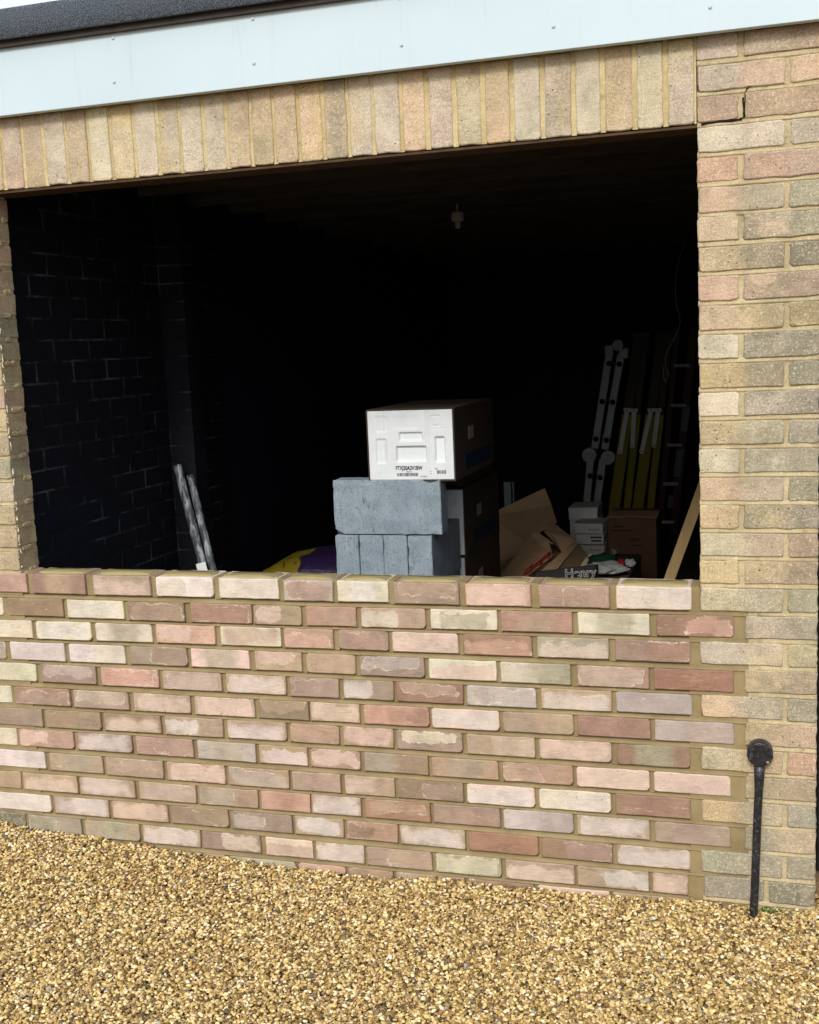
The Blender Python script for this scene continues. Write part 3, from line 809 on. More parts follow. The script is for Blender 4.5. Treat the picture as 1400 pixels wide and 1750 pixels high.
def scatter(name, base_bm, density, seed, smin, smax, zlo, zhi, label):
    me = bpy.data.meshes.new(name); base_bm.to_mesh(me); base_bm.free(); me.materials.append(sp_.m)
    ob = link(name, me); tag(ob, label, kind='stuff')
    g = bpy.data.node_groups.new(name, 'GeometryNodeTree')
    g.interface.new_socket('Geometry', in_out='INPUT', socket_type='NodeSocketGeometry'); g.interface.new_socket('Geometry', in_out='OUTPUT', socket_type='NodeSocketGeometry')
    N = g.nodes.new; L = g.links.new
    gi, go = N('NodeGroupInput'), N('NodeGroupOutput')
    dp = N('GeometryNodeDistributePointsOnFaces'); dp.inputs['Density'].default_value = density; dp.inputs['Seed'].default_value = seed
    ci = N('GeometryNodeCollectionInfo'); ci.inputs['Collection'].default_value = pcol; ci.inputs['Separate Children'].default_value = True; ci.inputs['Reset Children'].default_value = True
    ip = N('GeometryNodeInstanceOnPoints'); ip.inputs['Pick Instance'].default_value = True
    rvr = N('FunctionNodeRandomValue'); rvr.data_type = 'FLOAT_VECTOR'; rvr.inputs[0].default_value = (-.55, -.55, 0); rvr.inputs[1].default_value = (.55, .55, 6.283); rvr.inputs['Seed'].default_value = seed + 3
    rvs = N('FunctionNodeRandomValue'); rvs.data_type = 'FLOAT'; rvs.inputs[2].default_value = smin; rvs.inputs[3].default_value = smax; rvs.inputs['Seed'].default_value = seed + 4
    rvz = N('FunctionNodeRandomValue'); rvz.data_type = 'FLOAT'; rvz.inputs[2].default_value = zlo; rvz.inputs[3].default_value = zhi; rvz.inputs['Seed'].default_value = seed + 5
    cx = N('ShaderNodeCombineXYZ'); L(rvz.outputs[1], cx.inputs[2]); sp2 = N('GeometryNodeSetPosition')
    L(gi.outputs[0], dp.inputs['Mesh']); L(dp.outputs['Points'], sp2.inputs['Geometry']); L(cx.outputs[0], sp2.inputs['Offset'])
    L(sp2.outputs[0], ip.inputs['Points']); L(ci.outputs[0], ip.inputs['Instance']); L(rvr.outputs[0], ip.inputs['Rotation']); L(rvs.outputs[1], ip.inputs['Scale'])
    L(ip.outputs[0], go.inputs[0])
    md = ob.modifiers.new('pebbles', 'NODES'); md.node_group = g
    return ob
def patch(x0, x1, y0, y1, nx, ny, dz=0):
    bm = bmesh.new(); gx = frange(x0, x1, nx); gy = frange(y0, y1, ny)
    V = [[bm.verts.new((x, y, gh(x, min(y, 0)) + dz)) for y in gy] for x in gx]
    for i in range(nx):
        for j in range(ny): bm.faces.new((V[i][j], V[i + 1][j], V[i + 1][j + 1], V[i][j + 1]))
    return bm
scatter('gravel', patch(-2.75, 1.0, -1.35, -.002, 80, 30), 42000, 1, .45, 1.08, -.008, .011, 'loose golden yellow pea gravel covering the drive in front of the wall')
b2 = patch(-3.4, -2.751, -2.6, -.002, 16, 40)
for q in (patch(1.001, 2.9, -2.6, -.002, 40, 40), patch(-2.75, 1.0, -2.6, -1.351, 60, 20), patch(PIL_R + .002, 1.0, .0, .098, 12, 3)):
    me_t = bpy.data.meshes.new('t'); q.to_mesh(me_t); q.free(); b2.from_mesh(me_t); bpy.data.meshes.remove(me_t)
scatter('gravel', b2, 20000, 9, .55, 1.05, -.004, .007, 'loose golden gravel at the edges of the drive')

# ------------------------------------------------------------------ black stake with a disc head
M_blk = simple('chipped_black_paint', (22, 24, 30), .38, 0, .5, var=.35, scale=55, bump=.35, bscale=90, bd=.002, dirt=((150, 150, 144), .4))
stake = tag(empty('metal_stake', (.138, -.04, -.905)), 'slim black metal bar with round disc head, standing against the right pillar', 'stake')
SL = stake.location.copy()
bm = bmesh.new()
a, b = Vector((.138, -.052, -.96)), Vector((.155, -.022, -.475))
pts = [a.lerp(b, t) for t in frange(0, 1, 12)]
tube(bm, [q - SL + Vector((noise.noise(q * 20) * .0012, 0, 0)) for q in pts], [.0105] * 2 + [.0112] * 9 + [.0135, .015], 14, flat=.7)
mesh_obj('bar', bm, M_blk, stake, smooth=True)
def disc(bm, c, r, d, n=28, axis='Y', bev=.003, tilt=0):
    rings = []
    for rad, yy in ((r - bev, 0), (r, bev), (r, d)):
        rings.append([bm.verts.new(Vector(c) + Vector((rad * math.cos(2 * math.pi * k / n), yy, rad * math.sin(2 * math.pi * k / n)))) for k in range(n)])
    bm.faces.new(rings[0]); bm.faces.new(rings[-1][::-1])
    for A, B in zip(rings, rings[1:]):
        for k in range(n): bm.faces.new((A[k], B[k], B[(k + 1) % n], A[(k + 1) % n])).smooth = True
bm = bmesh.new(); disc(bm, Vector((.156, -.040, -.449)) - SL, .034, .036); mesh_obj('disc_head', bm, M_blk, stake)
for dx, dz, r_, m_, yy in ((-.017, .013, .0055, M_blk, -.0445), (.020, -.019, .0038, simple('bare_zinc', (168, 170, 172), .4, .8), -.043)):
    bm = bmesh.new(); disc(bm, Vector((.156 + dx, yy, -.449 + dz)) - SL, r_, .006, 12, bev=.001); mesh_obj('screw', bm, m_, stake)

# weed clump at the foot of the pillar
M_leaf = simple('small_green_leaf', (86, 122, 52), .6, var=.3)
bm = bmesh.new(); wr = random.Random(4)
for i in range(80):
    cx = wr.gauss(.165, .018) if i < 55 else wr.gauss(.215, .014)
    base = Vector((cx, -.006 - abs(wr.gauss(0, .008)), gh(cx, 0) + .002))
    hgt = wr.uniform(.005, .022) * (1.0 if i < 55 else .6); a = wr.uniform(0, 6.28)
    side = Vector((math.cos(a), math.sin(a) * .5, 0)) * wr.uniform(.0018, .004); lean = Vector((wr.uniform(-.012, .012), wr.uniform(-.012, 0), hgt))
    q = [base - side * .4, base + side * .4, base + lean * .6 + side, base + lean, base + lean * .6 - side]
    bm.faces.new([bm.verts.new(x_ - Vector((.165, 0, -.915))) for x_ in q])
weed = mesh_obj('weed', bm, M_leaf, loc=(.165, 0, -.915)); tag(weed, 'tiny green weed sprouting from the gravel right of the black bar', 'plant')

# ------------------------------------------------------------------ concrete blocks
s = NT('grey_aerated_concrete'); o = s.obj(); inf = s.info()
q = s.vmath('ADD', o, s.comb(s.math('MULTIPLY', inf.outputs['Random'], 19.0), 0, 0))
n1 = s.noise(q, 9, 5, .65); n2 = s.noise(q, 120, 4, .7); sc = s.noise(s.scale(q, (55, 55, 6)), 1.0, 5, .7)
col = s.mix(s.ramp(n1, .3, .7), lin((134, 150, 162)) + (1,), lin((156, 170, 181)) + (1,))
k = s.math('ADD', 1, s.math('ADD', s.math('MULTIPLY', s.math('SUBTRACT', n2, .5), .35), s.math('MULTIPLY', s.math('SUBTRACT', sc, .5), .3)))
col = s.mix(1, col, s.comb(k, k, k), 'MULTIPLY')
scr = s.ramp(s.math('ABSOLUTE', s.math('SUBTRACT', s.noise(s.scale(q, (9, 9, 2.5)), 1.0, 3, .6, 1.2), .5)), .012, .0)
col = s.mix(s.math('MULTIPLY', s.math('MULTIPLY', scr, s.ramp(s.noise(q, 7, 2), .5, .6)), .5), col, lin((66, 72, 78)) + (1,))
ptv = s.ramp(s.voro(q, 110), .22, .12); col = s.mix(s.math('MULTIPLY', ptv, .55), col, lin((70, 78, 86)) + (1,))
s.color(col); s.bump(s.math('SUBTRACT', s.math('ADD', s.noise(q, 210, 3, .8), s.math('MULTIPLY', sc, .6)), ptv), .9, .004); M_conc = s.m
def block_mesh(w, d, h, seed, chip=.5):
    bm = bmesh.new(); bmesh.ops.create_cube(bm, size=1)
    for v in bm.verts: v.co = Vector((v.co.x * w, v.co.y * d, v.co.z * h))
    long = [e for e in bm.edges]
    bmesh.ops.bevel(bm, geom=long, offset=.003, segments=1, affect='EDGES')
    bmesh.ops.subdivide_edges(bm, edges=[e for e in bm.edges if e.calc_length() > .05], cuts=11, use_grid_fill=True)
    for v in bm.verts:
        q = v.co + Vector((seed * 3.3, 0, 0))
        ex = sum((abs(abs(c) - L / 2) < .006) for c, L in zip(v.co, (w, d, h)))
        n_ = noise.noise(q * 9) * .0006 + noise.noise(q * 60) * .0006
        if ex >= 2:
            ch = max(0, noise.noise(q * 22) - .22) * .03 * chip + max(0, noise.noise(q * 70)) * .005 * chip
            v.co -= Vector((math.copysign(ch, v.co.x) if abs(abs(v.co.x) - w / 2) < .006 else 0, math.copysign(ch, v.co.y) if abs(abs(v.co.y) - d / 2) < .006 else 0, math.copysign(ch, v.co.z) if abs(abs(v.co.z) - h / 2) < .006 else 0))
        v.co += v.co.normalized() * n_
    return bm
FB = -.905
rows_b = 1.05
bt = [(-1.452, 'leftmost of the four grey blocks standing end on below the long one'), (-1.3536, 'second from the left of the four grey blocks standing end on'),
      (-1.2515, 'third from the left of the four grey blocks standing end on'), (-1.1530, 'rightmost of the four grey blocks standing end on, its long side in view')]
for i, (x0, lab) in enumerate(bt):
    o_ = mesh_obj('concrete_block', block_mesh(.0978, .44, .215, i + 1, .35), M_conc, loc=(x0 + .049, rows_b + .22 + (.004 if i == 1 else 0), -.045 - .1085))
    o_.rotation_euler = (0, 0, R([0, .4, -.3, .2][i])); tag(o_, lab, 'block', 'grey concrete blocks stacked behind the wall')
o_ = mesh_obj('concrete_block', block_mesh(.437, .1, .215, 9, .9), M_conc, loc=(-1.45 + .219, rows_b + .05, -.043 + .1075)); o_.rotation_euler = (0, 0, R(.6))
tag(o_, 'long grey concrete block on edge across the top, chipped at its right end', 'block', 'grey concrete blocks stacked behind the wall')
bm = bmesh.new()
for r_ in range(3):
    for i in range(4):
        box(bm, -1.452 + .0985 * i, -1.452 + .0985 * i + .096, rows_b + .01, rows_b + .44, FB + .2145 * r_ + .001, FB + .2145 * (r_ + 1) - .001)
tag(mesh_obj('lower_block_courses', bm, M_conc), 'hidden lower courses of the grey block stack', kind='stuff')

# ------------------------------------------------------------------ appliance cartons with polystyrene ends
s = NT('white_polystyrene'); o = s.obj(); v_ = s.voro(o, 260)
k = s.ramp(s.noise(o, 12, 3), .3, .7, .95, 1.03)
s.color(s.mix(1, lin((222, 228, 232)) + (1,), s.comb(k, k, k), 'MULTIPLY')); s.b.inputs['Roughness'].default_value = .65; s.bump(v_, .12, .001); M_eps = s.m
M_card_dk = simple('brown_carton_card', (66, 56, 48), .85, var=.12, scale=6, bump=.15, bscale=90, streak=(1, 1, 3))
M_card_wh = simple('grey_white_carton_card', (150, 144, 136), .8, var=.1, scale=6, bump=.1)
M_ink = simple('black_print', (28, 28, 32), .7, var=.05, bump=0)
M_blue = simple('blue_print', (14, 40, 66), .7, var=.1, bump=0)
def rr_sd(x, z, cx, cz, hx, hz, r=.006):
    dx, dz = abs(x - cx) - hx + r, abs(z - cz) - hz + r
    return math.hypot(max(dx, 0), max(dz, 0)) + min(max(dx, dz), 0) - r
def eps_face(W, H, feats, nx=120, nz=96, seed=0):
    """moulded polystyrene end: pockets sink, bands rise; local x 0..W, z 0..H, front at y = 0"""
    bm = bmesh.new(); g = []
    for i in range(nx + 1):
        col_ = []
        for j in range(nz + 1):
            x, z = W * i / nx, H * j / nz; y = 0.0
            for (u0, u1, v0, v1, dep) in feats:
                sd_ = rr_sd(x, z, (u0 + u1) / 2 * W, (1 - (v0 + v1) / 2) * H, (u1 - u0) / 2 * W, (v1 - v0) / 2 * H)
                y += dep * max(0, min(1, (.0022 - sd_) / .0045))
            y += .0008 * noise.noise(Vector((x * 12, z * 12, seed)))
            if z > H * .985 and abs(noise.noise(Vector((x * 30, 0, seed)))) > .3: y += .004
            col_.append(bm.verts.new((x, y, z)))
        g.append(col_)
    for i in range(nx):
        for j in range(nz): bm.faces.new((g[i][j], g[i + 1][j], g[i + 1][j + 1], g[i][j + 1])).smooth = True
    # rim back to the carton
    rim = [g[i][0] for i in range(nx + 1)] + [g[nx][j] for j in range(1, nz + 1)] + [g[i][nz] for i in range(nx - 1, -1, -1)] + [g[0][j] for j in range(nz - 1, 0, -1)]
    back = [bm.verts.new((q.co.x, .03, q.co.z)) for q in rim]
    for i in range(len(rim)): bm.faces.new((rim[i], rim[(i + 1) % len(rim)], back[(i + 1) % len(rim)], back[i]))
    return bm
FEAT = [(.37, .64, .32, .44, .010), (.33, .68, .52, .74, .012), (.79, .90, .39, .75, .012), (.09, .21, .41, .76, .006), (.15, .185, -.1, 1.1, .0035), (.685, .72, -.1, 1.1, -.003),
        (.75, .86, .08, .24, .0028), (.765, .845, .10, .22, -.0028), (.73, .93, .262, .272, .002), (.09, .24, .08, .30, .0018), (.30, .60, .08, .26, .0012)]
def text_mesh(txt, size, mat, parent, loc, rotz=0, rx=R(90), ext=.0003, bold=0.0, sx=1.0, name='lettering'):
    cu = bpy.data.curves.new('txt', 'FONT'); cu.body = txt; cu.size = size; cu.extrude = ext; cu.offset = bold
    to = bpy.data.objects.new('tmp', cu); C.objects.link(to)
    dg = bpy.context.evaluated_depsgraph_get(); me = bpy.data.meshes.new_from_object(to.evaluated_get(dg)); bpy.data.objects.remove(to)
    me.materials.append(mat); o_ = link(name, me, parent, loc); o_.rotation_euler = (rx, 0, rotz); o_.scale = (sx, 1, 1); return o_
def bars(parent, x, z, w, h, seed=1, y=-.0008):
    bm = bmesh.new(); r_ = random.Random(seed); q = x
    while q < x + w:
        ww = r_.choice((.0008, .0012, .002)); box(bm, q, q + ww, y, y + .0006, z, z + h); q += ww + r_.choice((.0008, .0012, .0018))
    mesh_obj('barcode', bm, M_ink, parent)
def carton(x0, y0, z0, W, H, D, label, feats, rz=0, text=True, seed=0):
    t = tag(empty('appliance_carton', (x0, y0, z0)), label, 'carton', 'long appliance cartons with white polystyrene ends'); t.rotation_euler = (0, 0, rz)
    bm = eps_face(W - .012, H - .012, feats, seed=seed); [setattr(v, 'co', v.co + Vector((.006, 0, .006))) for v in bm.verts]
    mesh_obj('polystyrene_end', bm, M_eps, t)
    bm = bmesh.new(); T = .005
    for a_ in ((0, T, .0, D, T, H - T), (W - T, W, .0, D, T, H - T), (0, W, .004, D, H - T, H), (0, W, .0, D, 0, T), (T, W - T, D - T, D, T, H - T)): box(bm, *a_)
    for v in bm.verts: v.co.z += .0015 * noise.noise(v.co * 5)
    mesh_obj('sleeve', bm, M_card_dk, t)
    bm = bmesh.new(); box(bm, W + .0002, W + .0012, .15, .60, .030, .085); mesh_obj('blue_band', bm, M_blue, t)
    bm = bmesh.new(); box(bm, W + .0002, W + .0012, .22, .30, .14, .19); mesh_obj('side_label', bm, M_card_wh, t)
    if text:
        text_mesh('FTXJ20A2V1BW', .0215, M_ink, t, (.32 * W, -.0012, .158 * H), bold=.0006, sx=.72)
        text_mesh('Made in', .007, M_ink, t, (.44 * W, -.0012, .125 * H))
        bars(t, .33 * W, .07 * H, .24 * W, .045 * H, 3); bars(t, .79 * W, .10 * H, .10 * W, .05 * H, 5)
        text_mesh('C', .016, M_ink, t, (.70 * W, -.0012, .10 * H)); text_mesh('UP', .009, M_ink, t, (.765 * W, -.0012, .16 * H))
        text_mesh('12 345 67', .008, M_ink, t, (.60 * W, -.0012, .055 * H))
    return t
carton(-1.300, 1.056, .1655, .350, .278, .66, 'topmost white ended carton with a printed model code, standing on the grey blocks', FEAT)
F2 = [(.45, .62, .42, .62, .012), (.80, .93, .55, .80, .014), (.1, .3, .5, .8, .01), (.70, .74, .05, .5, .003), (.78, .9, .1, .25, .003)]
carton(-1.385, 1.505, -.212, .348, .290, .66, 'middle white ended carton, half hidden behind the grey block stack', F2, text=False, seed=3)
carton(-1.388, 1.508, -.505, .348, .290, .66, 'lowest visible white ended carton, only a corner showing below the middle one', F2, text=False, seed=5)
bm = bmesh.new(); box(bm, -1.39, -1.04, 1.51, 2.16, FB, -.507); bevel(bm, .004, 1)
tag(mesh_obj('support_crate', bm, M_card_dk), 'plain brown crate under the lowest appliance carton', 'crate')
bm = bmesh.new(); box(bm, -1.38, -1.045, 1.55, 2.1, .0795, .1645); bevel(bm, .003, 1)
tag(mesh_obj('flat_carton', bm, M_card_dk), 'flat brown carton between the topmost and the middle white ended cartons', 'carton')

# ------------------------------------------------------------------ opened brown carton
M_card = simple('plain_corrugated_card', (216, 182, 144), .85, var=.10, scale=5, bump=.25, bscale=120, bd=.001, streak=(1, 1, 4))
M_card2 = simple('pale_corrugated_card', (220, 190, 150), .85, var=.10, scale=5, bump=.2)
M_tape = simple('red_printed_tape', (170, 34, 32), .6, var=.1, bump=0)
M_cream = simple('cream_card', (196, 184, 152), .8, var=.1)
oc = tag(empty('open_carton', (-1.1, 3.1, FB)), 'torn open brown cardboard carton with a tall raised flap and red lettering', 'carton')
OL = oc.location.copy()
def card(pts, mat, parent, name, base, th=.004, toward=Vector((0, 1, 0))):
    P = [at(*q) - base for q in pts]; bm = bmesh.new(); poly(bm, P, toward.normalized() * th); return mesh_obj(name, bm, mat, parent)
card([(834, 880, 3.15), (931, 834, 3.45), (942, 862, 3.42), (952, 893, 3.3), (896, 926, 3.0), (848, 964, 2.9), (830, 922, 3.05)], M_card, oc, 'back_flap', OL)
card([(848, 963, 2.88), (893, 940, 3.0), (912, 912, 3.05), (938, 922, 2.95), (944, 950, 2.85), (900, 985, 2.6), (852, 985, 2.6)], M_card, oc, 'front_panel', OL, toward=Vector((0, .3, -1)))
card([(893, 940, 2.99), (910, 911, 3.04), (914, 912, 3.03), (938, 922, 2.94), (928, 948, 2.9), (910, 945, 2.93)], M_card2, oc, 'front_flap', OL)
card([(940, 889, 3.3), (982, 922, 3.1), (962, 946, 3.0), (948, 927, 3.02), (930, 909, 3.12)], M_card2, oc, 'side_flap', OL)
card([(914, 912, 3.02), (918, 909, 3.02), (947, 929, 2.99), (944, 931, 2.99)], M_cream, oc, 'torn_edge', OL)
card([(982, 924, 3.1), (989, 928, 3.05), (942, 985, 2.7), (915, 985, 2.65), (958, 946, 2.95)], M_card, oc, 'side_panel', OL)
card([(989, 928, 3.05), (1016, 966, 2.9), (985, 985, 2.8), (940, 985, 2.75)], simple('olive_card', (128, 112, 82), .85), oc, 'inner_panel', OL, toward=Vector((-.3, 1, 0)))
card([(1010, 945, 2.93), (1018, 966, 2.88), (990, 970, 2.86), (1000, 955, 2.9)], M_cream, oc, 'cream_flap', OL)
card([(833, 925, 3.04), (852, 985, 2.7), (836, 985, 2.75), (832, 950, 2.9)], M_card, oc, 'left_panel', OL)
for i, (u, v) in enumerate(((902, 980), (918, 970), (932, 958))):
    a_, b_ = at(u - 6, v + 4, 2.62 + .09 * i), at(u + 6, v - 6, 2.66 + .09 * i)
    bm = bmesh.new(); off = Vector((0, -.01, 0)); dz = Vector((.012, 0, .030))
    for p0, p1 in ((a_, b_), (a_ + dz, b_ + dz), (a_, a_ + dz), (b_, b_ + dz)):
        bar(bm, p0 + off * 1.5 - OL, p1 + off * 1.5 - OL, .009, .002)
    mesh_obj('red_lettering', bm, M_tape, oc)
bm = bmesh.new(); box(bm, -1.38, -.86, 2.85, 3.4, FB, -.50); [setattr(v, 'co', v.co - OL) for v in bm.verts]; mesh_obj('body', bm, M_card, oc)

# dark box with white lettering
hb = tag(empty('dark_box', (-.9, 2.3, FB)), 'low dark box printed Henry in pale outlined letters, in front of the torn carton', 'box')
tl, tr = at(916, 978, 2.3), at(1018, 966, 2.42)
bm = bmesh.new(); z_ = tl.z
P = [tl, tr, tr + Vector((.01, .03, 0)), tl + Vector((.01, .03, 0))]
poly(bm, [q - hb.location for q in P], Vector((0, 0, FB - z_ + .0)))
mesh_obj('body', bm, simple('charcoal_carton', (54, 52, 52), .7, var=.15), hb)
ang = math.atan2(tr.y - tl.y, tr.x - tl.x)
q0 = at(966, 987, 2.34)
M_pale = simple('pale_print', (232, 230, 226), .7, var=.05, bump=0)
o_ = text_mesh('Henry', .062, M_pale, hb, q0 + Vector((0, -.012, 0)) - hb.location, ang, R(88), bold=.0016)
o_ = text_mesh('Henry', .062, M_ink, hb, q0 + Vector((0, -.0135, 0)) - hb.location, ang, R(88), bold=-.0004)

# small white boxes
M_wb = simple('white_box_card', (238, 240, 240), .7, var=.06)
def small_box(pxs, Y, D, label, marks=(), tilt=0):
    (u0, v0), (u1, v1) = pxs
    a_, b_ = at(u0, v0, Y), at(u1, v1, Y)
    t = tag(empty('small_box', (a_.x, Y, b_.z)), label, 'box', 'small white boxes in a stack'); t.rotation_euler = (0, 0, tilt)
    W, H = b_.x - a_.x, a_.z - b_.z
    bm = bmesh.new(); box(bm, 0, W, 0, D, 0, H - .0015); bevel(bm, .003, 1); mesh_obj('body', bm, M_wb, t)
    bm = bmesh.new(); box(bm, -.002, W + .002, -.002, D, H - .03, H - .004); bevel(bm, .001, 1); mesh_obj('lid', bm, M_wb, t)
    for (x, z, w_, h_) in marks:
        bm = bmesh.new(); box(bm, x * W, (x + w_) * W, -.003, -.0022, z * H, (z + h_) * H); mesh_obj('print_mark', bm, M_ink, t)
    return t
small_box(((972, 867), (1021, 889)), 3.95, .26, 'topmost small white box, set back at the left of its stack')
sb2 = small_box(((982, 894), (1031, 912)), 3.75, .24, 'small white box with faint script, second from the top of its stack', tilt=R(-3))
text_mesh('Accord', .022, simple('grey_print', (120, 120, 122), .7, bump=0), sb2, (.085, -.0032, .02))
small_box(((984, 912.5), (1032, 931)), 3.75, .24, 'small white box with two black printed bars, third from the top of its stack', ((.52, .62, .42, .14), (.56, .30, .36, .14), (0, 0, 1, .05)))
sb4 = small_box(((984, 931.5), (1033, 950)), 3.75, .24, 'lowest small white box with faint script, above the green bag')
text_mesh('Accord', .022, bpy.data.materials['grey_print'], sb4, (.085, -.0032, .03))
bm = bmesh.new(); q_ = at(984, 950, 3.75); q2 = at(1033, 950, 3.75)
box(bm, q_.x, q2.x + .01, 3.75, 4.25, FB, q_.z - .001); tag(mesh_obj('carton_plinth', bm, M_card), 'plain brown carton under the stack of small white boxes', 'carton')
bm = bmesh.new(); qa = at(972, 889, 3.95); qb = at(1021, 889, 3.95); box(bm, qa.x, qb.x, 4.0, 4.24, q_.z, qa.z - .001)
tag(mesh_obj('small_box', bm, M_wb), 'small white box at the back, under the topmost one', 'box', 'small white boxes in a stack')

# brown carton at the right
bc = tag(empty('brown_carton', (-.7, 3.9, FB)), 'closed brown cardboard carton with dark printed lines, right of the white boxes', 'carton')
a_, b_ = at(1038, 885, 3.85), at(1122, 892, 3.85)
x0, x1, zt = a_.x, b_.x, a_.z
bm = bmesh.new(); box(bm, x0, x1, 3.85, 4.25, FB, zt); bevel(bm, .004, 1); [setattr(v, 'co', v.co - bc.location) for v in bm.verts]
mesh_obj('body', bm, simple('dull_brown_card', (124, 92, 72), .85, var=.12, scale=6), bc)
bm = bmesh.new()
poly(bm, [Vector(q) - bc.location for q in ((x0 - .002, 3.845, zt + .002), ((x0 + x1) / 2, 3.85, zt + .006), (x1 + .004, 3.845, zt + .001), (x1 + .004, 4.05, zt + .012), (x0 - .002, 4.05, zt + .012))], (0, 0, .004))
mesh_obj('top_flap', bm, M_card, bc)
for u, v, w_ in ((1047, 899, 20), (1045, 906, 34), (1077, 920, 18), (1076, 923, 16), (1080, 931, 18)):
    p0, p1 = at(u, v, 3.845), at(u + w_, v, 3.845); bm = bmesh.new(); box(bm, p0.x, p1.x, 3.846, 3.848, p0.z - .006, p0.z); [setattr(q, 'co', q.co - bc.location) for q in bm.verts]
    mesh_obj('print_line', bm, M_ink, bc)

# soft rubbish in front of it
def cloth(name, c, rx, ry, rz, mat, label, cat, seed, Y, mul=1.0):
    p0 = at(c[0], c[1], Y); bm = bmesh.new(); bmesh.ops.create_icosphere(bm, subdivisions=4, radius=1)
    for v in bm.verts:
        n_ = 1 + .35 * noise.noise(v.co * 1.6 + Vector((seed, 0, 0))) + .18 * noise.noise(v.co * 4.5 + Vector((0, seed, 0))) + .07 * noise.noise(v.co * 11)
        v.co = Vector((v.co.x * rx, v.co.y * ry, v.co.z * rz)) * n_
    o_ = mesh_obj(name, bm, mat, loc=p0); tag(o_, label, cat); return o_
cloth('green_bag', (1028, 958), .085, .08, .035, simple('dark_green_bag', (26, 70, 50), .6, var=.2), 'crumpled dark green bag lying below the small white boxes', 'bag', 3, 2.9)
cloth('plastic_sheet', (1036, 970), .10, .10, .028, simple('translucent_white_plastic', (186, 192, 190), .35, var=.15), 'crumpled white plastic sheet under the green bag', 'plastic sheet', 8, 2.75)
cloth('red_glove', (1062, 965), .020, .03, .028, simple('crimson_cloth', (176, 28, 56), .7), 'small crimson rag right of the white plastic sheet', 'rag', 5, 2.8)
cloth('crumpled_paper', (1076, 962), .032, .03, .020, simple('white_paper', (200, 202, 204), .7), 'scrap of white paper beside the crimson rag', 'paper', 12, 2.9)
cloth('plastic_bottle', (1049, 944), .014, .014, .02, simple('grey_translucent', (150, 156, 156), .3), 'grey bottle top poking up behind the green bag', 'bottle', 2, 3.2)
bm = bmesh.new(); a_, b_ = at(1000, 982, 2.75), at(1076, 975, 2.75); box(bm, a_.x, b_.x, 2.66, 3.35, FB, a_.z + .0)
tag(mesh_obj('low_box', bm, simple('dusty_grey_card', (88, 84, 76), .85)), 'low dusty box holding the green bag and plastic sheet', 'box')

# ------------------------------------------------------------------ ladders against the back
M_alu = simple('dull_aluminium', (164, 168, 172), .55, .3, .4, var=.12, scale=9, bump=.1)
M_hinge = simple('cast_grey_hinge', (166, 168, 168), .55, .4, .4, var=.2)
M_hole = simple('dark_opening', (10, 10, 10), .9, bump=0)
LY = 5.55
lad = tag(empty('folding_ladder', (-1.0, LY, FB)), 'folded aluminium multi-position ladder with round hinges, leftmost of the ladders at the back', 'ladder', 'ladders leaning at the back'); LL = lad.location.copy()
def railp(u0, v0, u1, v1, w_, mat, parent, base, name='rail', Y=LY, d=.03, ext=0):
    p0, p1 = at(u0, v0, Y), at(u1, v1, Y)
    if ext:
        dr = (p0 - p1).normalized(); p0 = p0 + dr * ((p0.z - FB) / -dr.z) * .999 if dr.z < 0 else p0
    bm = bmesh.new(); bar(bm, p0 - base, p1 - base, w_, d, bev=.003); return mesh_obj(name, bm, mat, parent)
for yy in (0, .32):
    railp(1017, 766, 1042, 603, .055, M_alu, lad, LL, Y=LY + yy); railp(1034, 768, 1062, 605, .055, M_alu, lad, LL, Y=LY + yy)
    railp(1003, 862, 1010, 782, .055, M_alu, lad, LL, Y=LY + yy, ext=1); railp(1019, 872, 1031, 784, .055, M_alu, lad, LL, Y=LY + yy, ext=1)
for u, v, r_ in ((1056, 590, .043), (1007, 778, .055), (1039, 782, .055)):
    bm = bmesh.new(); disc(bm, at(u, v, LY - .03) - LL, r_, .07, 24, bev=.004); disc(bm, at(u, v, LY - .038) - LL, r_ * .42, .008, 16, bev=.002); mesh_obj('hinge', bm, M_hinge, lad)
for u, v in ((1041, 597), (1066, 602)):
    bm = bmesh.new(); p0 = at(u, v, LY - .02) - LL; box(bm, p0.x - .035, p0.x + .035, p0.y, p0.y + .05, p0.z - .05, p0.z + .03); bevel(bm, .012, 2); mesh_obj('hinge_plate', bm, M_hinge, lad)
for (u, v) in ((1041.5, 621), (1059, 622), (1030, 686), (1047.5, 687), (1019, 750), (1037, 752), (1009, 813), (1026, 816)):
    bm = bmesh.new(); p0 = at(u, v, LY) - LL; disc(bm, p0 + Vector((0, -.018, 0)), .021, .004, 14, bev=.001); mesh_obj('rung_end', bm, M_hole, lad)
    bm = bmesh.new(); tube(bm, [p0, p0 + Vector((0, .32, 0))], .015, 8); mesh_obj('rung', bm, M_alu, lad)

